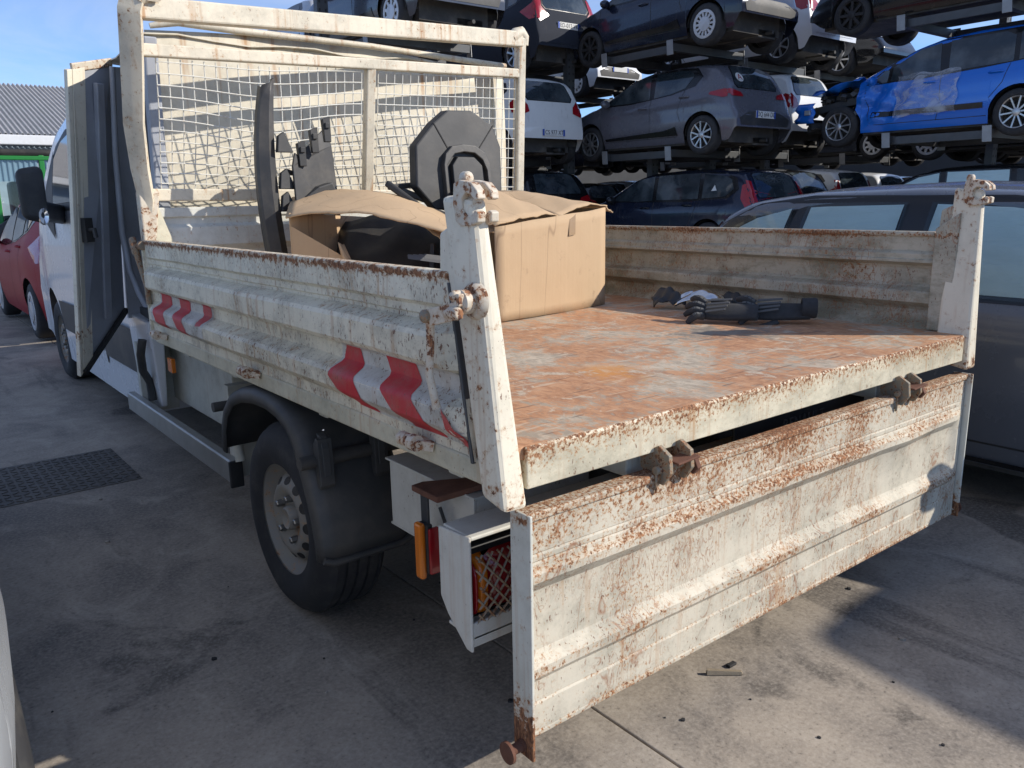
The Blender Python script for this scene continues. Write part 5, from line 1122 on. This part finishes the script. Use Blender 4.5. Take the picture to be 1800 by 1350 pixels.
# cars with fired airbags: real cloth curtains hang inside clear glass
def airbag_type(base, dlo, panes, cov):
    for V in ('L', 'R'):
        for pn, (za, amp) in zip(panes, cov):
            zs_ = [p[1] for p in pn]; me = base.decal([(y, max(min(zs_)+za*(max(zs_)-min(zs_)), z)) for y, z in poly_in(pn, .03)], V, .009, .05)
            for v in me.vertices: v.co.x += .0015*math.sin(v.co.y*40+v.co.z*25)*(1 if V == 'R' else -1)
            base.add('airbag_curtain', me, M['curtain'])
est2 = CarType(4.45, .88, estate.top, estate.belt, 2.7, .9, .315); airbag_type(est2, EST_DLO, EST_PANES[:2], ((.0, 0), (.0, 0))); finish_type(est2, EST_DLO, EST_PANES, glassk='glass', **EST_REST)
car('estate_car', est2, get_paint('black_paint', None), (12.9, 2.55, .33), 0, 'steel', 'black car with white airbag curtains in its windows under the blue wreck', G1, windows=M['clear'])
GP = [[(2.95, .97), (2.6, 1.2), (2.25, 1.335), (1.9, 1.375), (1.56, 1.385), (1.52, .97), (2.2, .95)], [(1.40, .975), (1.44, 1.385), (1.0, 1.385), (.90, 1.375), (.84, .99)], [(.76, .995), (.82, 1.37), (.6, 1.33), (.42, 1.24), (.34, 1.1), (.5, 1.02)]]
GD = [(3.05, .945), (2.63, 1.22), (2.25, 1.37), (1.9, 1.415), (.9, 1.425), (.58, 1.385), (.34, 1.27), (.26, 1.09), (.5, .98), (1.5, .945)]
GT = [(0, .58), (.02, .7), (.06, .84), (.12, 1.0), (.26, 1.28), (.34, 1.36), (.5, 1.43), (.9, 1.475), (1.5, 1.49), (2.0, 1.465), (2.45, 1.36), (3.1, 1.02), (3.25, .98), (3.9, .84), (4.1, .7), (4.22, .55), (4.25, .45)]
greyt = CarType(4.25, .90, GT, [(0, .92), (.5, .985), (1.4, .95), (2.9, .9), (3.4, .88), (4.25, .7)], 2.62, .75, .33, .72)
airbag_type(greyt, GD, GP, ((.0, 0), (.0, 0), (.1, 0)))
RST = dict(EST_REST); RST['doors'] = [[(1.48, .95), (1.46, .5), (1.5, .3)], [(.85, .98), (.98, .75), (1.1, .55)], [(3.05, .92), (3.0, .5), (2.95, .3)], [(1.2, .31), (2.95, .31)]]; RST['handles'] = [(1.7, .86), (1.05, .88)]; RST['mould'] = [(1.2, .21), (2.9, .21), (2.9, .235), (1.2, .235)]; RST['screen'] = [(-.56, 3.08), (.56, 3.08), (.53, 2.5), (-.53, 2.5)]; RST['headS'] = [(3.75, .78), (4.1, .66), (4.05, .75), (3.7, .84)]
finish_type(greyt, GD, GP, glassk='glass', **RST)
car('hatchback', greyt, get_paint('mid_grey_paint', (.13, .137, .155), .4, .3), (3.77, 2.12, 0), math.pi, 'alloy10', 'grey hatchback with airbag curtains parked right beside the truck bed', None, '', windows=M['clear'])
car('hatchback', mpv, get_paint('burgundy_paint', (.28, .007, .016), 0., .6, .2, .0), (1.17, 8.3, .02), 0, 'cap9', 'dark red hatchback parked in front of the truck cab', None, '')
car('city_car', mini, get_paint('silver_white_paint', (.45, .47, .49), .4, .3), (-1.695, -.02, 0), 0, 'cap9', 'silver car whose bumper corner shows at the lower left edge', None, '')

# blue wreck
def dent(y, z): 
    a = math.exp(-((y-3.0)/.42)**2-((z-.66)/.3)**2)
    return -a*(.07+.05*math.sin(y*15+z*9)+.035*math.sin(y*7-z*24))
wr = CarType(4.42, .87, [(0, .58), (.02, .68), (.06, .78), (.1, .95), (.34, 1.4), (.45, 1.52), (.9, 1.56), (1.6, 1.57), (2.1, 1.53), (2.5, 1.42), (3.3, 1.06), (3.42, 1.0), (4.1, .84), (4.42, .5)], [(0, .95), (.5, 1.0), (1.4, .97), (2.9, .88), (3.4, .86), (4.42, .7)], 2.71, .9, .325, cut=3.34, dents=dent)
finish_type(wr, [(3.2, .93), (2.85, 1.2), (2.4, 1.42), (2.0, 1.475), (1.0, 1.49), (.6, 1.43), (.45, 1.3), (.55, 1.05), (1.4, .98), (2.3, .93)],
    [[(3.1, .95), (2.9, 1.13), (2.84, 1.12), (2.86, .945)], [(2.8, .945), (2.78, 1.16), (2.4, 1.37), (2.1, 1.43), (2.02, .97)], [(1.9, .98), (1.96, 1.44), (1.2, 1.45), (1.06, 1.38), (1.02, 1.02)], [(.95, 1.03), (1.0, 1.44), (.65, 1.39), (.52, 1.28), (.62, 1.07)]],
    EST_REST['rearwin'], EST_REST['lampR'], EST_REST['lampS'], [[(2.0, .96), (1.97, .5), (2.02, .3)], [(1.05, 1.0), (1.12, .75), (1.28, .55)], [(1.3, .31), (3.1, .31)], [(3.2, .9), (3.12, .45), (3.05, .3)]], [(2.15, .86), (1.22, .9)], .8, [(1.35, .42), (3.05, .42), (3.05, .5), (1.35, .5)])
for k, (x, y, z, c_, t_) in enumerate(((15.6, 3.0, 2.0, 'black_paint', hatch), (18., 3.5, 2.05, 'dark_grey_paint', mpv), (15.7, 3.2, .4, 'dark_blue_paint', estate), (18., 3.4, .4, 'white_paint', mini), (20.5, 4.2, .4, 'dark_grey_paint', hatch), (20.5, 4., 2.1, 'black_paint', estate), (22.9, 5., .4, 'black_paint', hatch), (22.9, 5., 2.1, 'dark_blue_paint', hatch))):
    car('scrap_car', t_, get_paint(c_, None), (x, y, z), 0, ('cap9', 'cap9', 'alloy7')[k % 3], 'scrap car behind the blue wreck, '+('second tier' if z > 1 else 'ground tier')+', row %s from the wreck' % ('one', 'two', 'one', 'two', 'three', 'three', 'four', 'four')[k], 'scrap cars behind the blue wreck')
# two stacked cars added out of view right of the camera to shade the yard
car('estate_car', estate, get_paint('white_paint', None), (5.6, -3.3, .0), math.pi, 'cap9', 'white estate car at the bottom of the pair stacked behind the grey hatchback', None)
car('estate_car', estate, get_paint('dark_grey_paint', None), (5.6, -3.1, 1.6), math.pi, 'alloy7', 'dark grey estate car stacked on the white one behind the grey hatchback', None)
bl = car('wrecked_estate', wr, get_paint('bright_blue_paint', (.012, .15, .60), .2, .25, .2), (12.89, 2.81, 2.185), 0, 'alloy10', 'bright blue wrecked estate with torn off front and plastic film on its door', G1)
def kid(mb, nm, mat, **k): o = mb.build(nm, mat, None, **k); o.parent = bl; return o
rnd = random.Random(11)
q = MB()
for k in range(60):
    c = Vector((rnd.uniform(-.75, .6), rnd.uniform(3.3, 4.25), rnd.uniform(.3, .92))); s = rnd.uniform(.03, .13); q.box((-s, -s*rnd.uniform(.4, 1), -s*rnd.uniform(.4, 1)), (s, s*.6, s*.6), Matrix.Translation(c) @ Matrix.Rotation(rnd.uniform(0, 3), 4, Vector((rnd.random(), rnd.random(), 1)).normalized()))
tag(kid(q, 'engine_debris', M['dark'], bevel=.008), kind='stuff')
q = MB()
for k in range(22):
    c = Vector((rnd.uniform(-.84, .3), rnd.uniform(3.3, 4.3), rnd.uniform(.35, .95))); s = rnd.uniform(.02, .07); q.box((-s, -s, -s*.5), (s, s*.6, s*.6), Matrix.Translation(c) @ Matrix.Rotation(rnd.uniform(0, 3), 4, Vector((rnd.random(), 1, .4)).normalized()))
tag(kid(q, 'aluminium_debris', M['galv'], bevel=.005), kind='stuff')
q = MB()
for k in range(16):
    p = Vector((rnd.uniform(-.85, .3), rnd.uniform(3.3, 4.2), rnd.uniform(.4, .95))); q.tube([p, p+Vector((rnd.uniform(-.1, .1), rnd.uniform(-.2, .2), rnd.uniform(-.25, .1))), p+Vector((rnd.uniform(-.15, .1), rnd.uniform(-.3, .3), rnd.uniform(-.4, .1)))], rnd.uniform(.008, .025), 6)
tag(kid(q, 'torn_hoses', M['black'], smooth=60), kind='stuff')
q = MB(); q.beam((-.72, 3.2, .75), (-.62, 4.2, .62), .05, .12); q.beam((.62, 3.2, .75), (.62, 4.2, .62), .05, .12); q.beam((-.7, 4.25, .45), (.7, 4.3, .45), .1, .1); kid(q, 'bent_side_member', M['galv'], bevel=.01)
G = [[(-.82+1.64*i/12, 3.30+.85*j/8, 1.02-.13*(j/8)**1.5+.05*math.sin(i*1.1+j*.8)+.03*math.sin(i*2.3-j)) for i in range(13)] for j in range(9)]
kid(MB().grid(G), 'crumpled_bonnet', get_paint('bright_blue_paint', None), smooth=40, solid=.004)
G = [[(-.86+.03*math.sin(j*2+i)-.02*i, 4.05+.10*i+.03*math.sin(j*1.7), .42+.32*j/6) for i in range(4)] for j in range(7)]
kid(MB().grid(G), 'torn_bumper_piece', get_paint('bright_blue_paint', None), smooth=40, solid=.004)
q = MB().box((-.93, 4.1, .55), (-.88, 4.2, .63)); kid(q, 'broken_lamp', M['lampw'], bevel=.006)
# film taped on the door
G = []
for j in range(19):
    row = []
    for i in range(25):
        y = 1.72+.95*i/24; z = .40+.62*j/18; x = wr.X(y, z)+.014+.012*abs(math.sin(i*.2+j*.14+math.sin(j*.2)*1.2))+.006*abs(math.sin(j*.3-i*.17)); row.append((-x, y+.02*math.sin(j*.7), z+.02*math.sin(i*.5)))
    G.append(row)
kid(MB().grid(G), 'plastic_film', M['film'], smooth=30)

# ------------------------------------------------------------------ steel racks
GR = 'uprights and beams of the car racks'
def upright(x, y, z1, label):
    q = empty('rack_upright', (x, y, 0)); tag(q, label, 'rack post', GR)
    b = MB().prism([(-.09, -.06), (.09, -.06), (.09, -.05), (-.08, -.05), (-.08, .05), (.09, .05), (.09, .06), (-.09, .06)], 2, 0, z1); o = b.build('post', M['galv'], None); o.parent = q
    h = MB()
    for k in range(int(z1/.12)):
        for dx in (-.05, .05): h.box((dx-.014, -.063, .06+k*.12), (dx+.014, -.0605, .1+k*.12))
    o = h.build('slots', M['dark'], None); o.parent = q
    o = MB().box((-.15, -.15, .0), (.15, .15, .012)).build('foot_plate', M['galv'], None); o.parent = q
for x, y, z1, lb in ((9.8, 10.6, 5.2, 'grey perforated rack post between small white city car and grey hatchback'), (12.0, 9.0, 5.2, 'grey perforated rack post right of the grey hatchback'), (14.3, 4.9, 5.4, 'grey perforated rack post behind the blue wreck'), (7.6, 11.6, 5.2, 'grey perforated rack post left of the small white city car'), (14.6, 9.6, 5.4, 'grey perforated rack post deep between the white cars'), (5.0, 10.9, 5., 'grey perforated rack post at the left end of the racks'), (10.6, 9.2, 3.4, 'grey perforated rack post behind the grey hatchback sill')):
    upright(x, y, z1, lb)
def shelf(cx, y0, z, ya, yb, hw, label):
    q = empty('rack_shelf', (cx, y0, z)); tag(q, label, 'rack shelf', 'steel shelves of the car racks')
    for y in (ya, yb):
        b = MB().box((-hw, y-.05, -.14), (hw, y+.05, -.02)); o = b.build('cross_beam', M['galv'], None, bevel=.004); o.parent = q
        for sx in (-1, 1):
            o = MB().prism([(y-.075, -.2), (y+.055, -.2), (y+.075, .03), (y-.055, .03)], 0, sx*hw, sx*(hw+.012)).build('end_tab', M['tab'], None, bevel=.003); o.parent = q
    for sx in (-1, 1):
        o = MB().box((sx*(hw-.12)-.03, ya+.05, -.15), (sx*(hw-.12)+.03, yb-.05, -.03)).build('side_beam', M['galv'], None, bevel=.004); o.parent = q
shelves = [(5.6, -7.6, 1.73, 'dark grey estate added unseen to shade the yard'), (10.78, 6.96, 2.22, 'grey hatchback'), (10.63, 6.84, 3.86, 'dark navy hatchback'), (12.89, 2.81, 2.32, 'bright blue wreck'), (12.95, 2.75, 4.05, 'dark car above the blue wreck'), (8.84, 9.95, 2.19, 'small dusty white city car'), (9.6, 10.35, 3.81, 'blue grey compact car'), (13.3, 7.35, 3.87, 'white tall car on top'), (6.2, 8.83, 3.87, 'dark grey hatchback at top left'), (13.1, 7.5, 2.27, 'small half hidden white car'), (12.4, 14.2, 2.23, 'black car at the back'), (8.3, 16.4, 4.63, 'silver hatchback at the left end'), (11.2, 13.6, 5.13, 'dark estate behind the top row'), (8.0, 13.2, 3.43, 'dark hatchback seen between headboard beams'), (17.6, 10.6, 3.03, 'purple estate car'), (16.1, 7.6, 3.91, 'black car facing the yard'), (13.6, 13., 3.88, 'white hatchback behind the navy one'), (15.2, 9.5, 2.23, 'dark car behind the small white car'), (16.6, 7.2, 2.23, 'dark car behind the engine bay'), (19., 9., 3.87, 'far silver car'), (6.6, 13.8, 2.03, 'dark blue car behind the headboard')]
for cx, y0, z, lb in shelves: shelf(cx, y0, z, 1.22, 2.72, .93, 'grey steel rack shelf carrying the '+lb)
for cx, y0, z, lb in ((10.75, 6.45, .38, 'dark navy estate car'), (9.1, 9.9, .5, 'black hatchback below the white city car'), (12.9, 2.55, .33, 'black airbag car under the blue wreck'), (13.0, 7.3, .45, 'black hatchback right of the navy estate'), (15.6, 7.9, .4, 'white tall car'), (18.2, 8.4, .42, 'small white car farthest right'), (11.2, 14.5, .4, 'dark grey car behind the navy estate'), (17.2, 12., .5, 'dark grey car deep inside')):
    q = empty('rack_stand', (cx, y0, 0)); tag(q, 'low dark steel stand under the '+lb, 'rack stand', 'low stands under the ground row')
    for y in (1.3, 2.8):
        o = MB().box((-.9, y-.06, 0), (.9, y+.06, z+.12)).build('beam', M['galv'], None, bevel=.005); o.parent = q

sh = empty('added_shed', (26, 27, 0)); tag(sh, 'long dark grey shed added to block the horizon behind the car racks', 'shed')  # dark sheds added to block the bright horizon between the racks
for a, b2, nm in (((11., 27., 0), (46., 34., 4.6), 'wall'), ((10.6, 26.6, 4.6), (46.4, 34.4, 4.75), 'roof')): MB().box(a, b2).build(nm, M['shed'], sh)
sh = empty('added_shed', (40, 5, 0)); tag(sh, 'dark grey shed added to block the horizon behind the blue wreck', 'shed')
for a, b2, nm in (((36., -12., 0), (44., 26., 4.2), 'wall'), ((35.6, -12.4, 4.2), (44.4, 26.4, 4.35), 'roof')): MB().box(a, b2).build(nm, M['shed'], sh)
# ------------------------------------------------------------------ left background
wh = empty('warehouse', (-6, 36, 0)); tag(wh, 'grey corrugated warehouse with striped roof behind the green machine', 'warehouse')
x0, x1, ye, zr = -26., 8.5, 35., 4.05
n = 190; rows = [[], []]
for i in range(n*4+1):
    x = x0+(x1-x0)*i/(n*4); d = (0, .09, .09, 0)[i % 4]
    rows[0].append((x, ye-.5-d*.3, zr+d*.8)); rows[1].append((x, ye+9, 6.95+d))
MB().grid(rows).build('roof', M['roofd'], wh, solid=.01)
rows = [[], []]
for i in range(n*4+1):
    x = x0+(x1-x0)*i/(n*4); d = (0, .05, .05, 0)[i % 4]; rows[0].append((x, ye-d, 0)); rows[1].append((x, ye-d, zr))
MB().grid(rows).build('wall', M['wall'], wh)
MB().box((x0-.2, ye-.75, zr-.35), (x1+.2, ye-.5, zr+.0)).build('gutter', M['gutter'], wh, bevel=.03)
MB().box((x0, ye+8.9, 0), (x1, ye+9.0, 6.9)).build('back_wall', M['wall'], wh)
MB().prism([(ye, 0), (ye+9, 0), (ye+9, 6.9), (ye, zr)], 0, x1-.1, x1).build('gable', M['wall'], wh)
for k in range(5):
    f = MB().box((-4+k*2.4, ye-.09, .02), (-2.6+k*2.4, ye-.06, 2.4)).build('door', M['greyin'], wh)
mc = empty('green_loader', (2.4, 15.4, 0)); tag(mc, 'green wheel loader with glazed cab behind the dark red car', 'loader')
def mpart(mb, nm, mat, par=mc, **k):
    mb.v = [(p_[0]+1.0, p_[1], p_[2]) for p_ in mb.v]; return mb.build(nm, mat, par, **k)
mpart(MB().box((-.2, 15.1, .5), (2.9, 16.9, 1.15)), 'chassis', M['green'], bevel=.06)
mpart(MB().box((-.2, 15.2, 2.30), (1.75, 16.6, 2.42)), 'cab_roof', M['dark'], bevel=.05)
for x, y in ((-.1, 15.25), (.62, 15.22), (1.62, 15.25), (-.1, 16.5), (1.62, 16.5)): mpart(MB().beam((x, y, 1.1), (x+.02, y+.02, 2.32), .085, .085, (0, 1, 0)), 'cab_post', M['green'], bevel=.015)
mpart(MB().beam((-.15, 15.22, 2.27), (1.7, 15.22, 2.27), .07, .07), 'roof_rail', M['green'], bevel=.01)
for xa, xb in ((-.04, .57), (.68, 1.57)): mpart(MB().box((xa, 15.25, 1.16), (xb, 15.26, 2.24)), 'window', M['clear'])
mpart(MB().box((.2, 16.0, 1.15), (.7, 16.4, 1.9)), 'seat', M['black'], bevel=.06); mpart(MB().tube([(.3, 15.6, 1.2), (.5, 15.7, 1.7)], .03, 8), 'steering_column', M['black'])
for x, y in ((.25, 15.0), (2.2, 15.0), (.25, 16.95), (2.2, 16.95)):
    a = MB().lathe([(-.18, .3), (-.2, .45), (-.17, .6), (-.1, .65), (.1, .65), (.17, .6), (.2, .45), (.18, .3), (.0, .25)], (x, y, .65), 1, 28); wo = mpart(a, 'wheel', M['rubber'], smooth=40)
    mpart(MB().lathe([(-.1, .32), (-.12, .2), (-.15, .1), (-.15, 0)], (x, y, .65), 1, 20), 'rim', M['green'], wo, smooth=40)
mpart(MB().beam((1.9, 15.9, 1.2), (3.4, 15.9, .6), .2, .25), 'boom', M['green'], bevel=.03)
mpart(MB().beam((-.15, 15.2, 2.5), (.05, 15.2, 2.5), .1, .12), 'work_light', M['lampw'], bevel=.02)
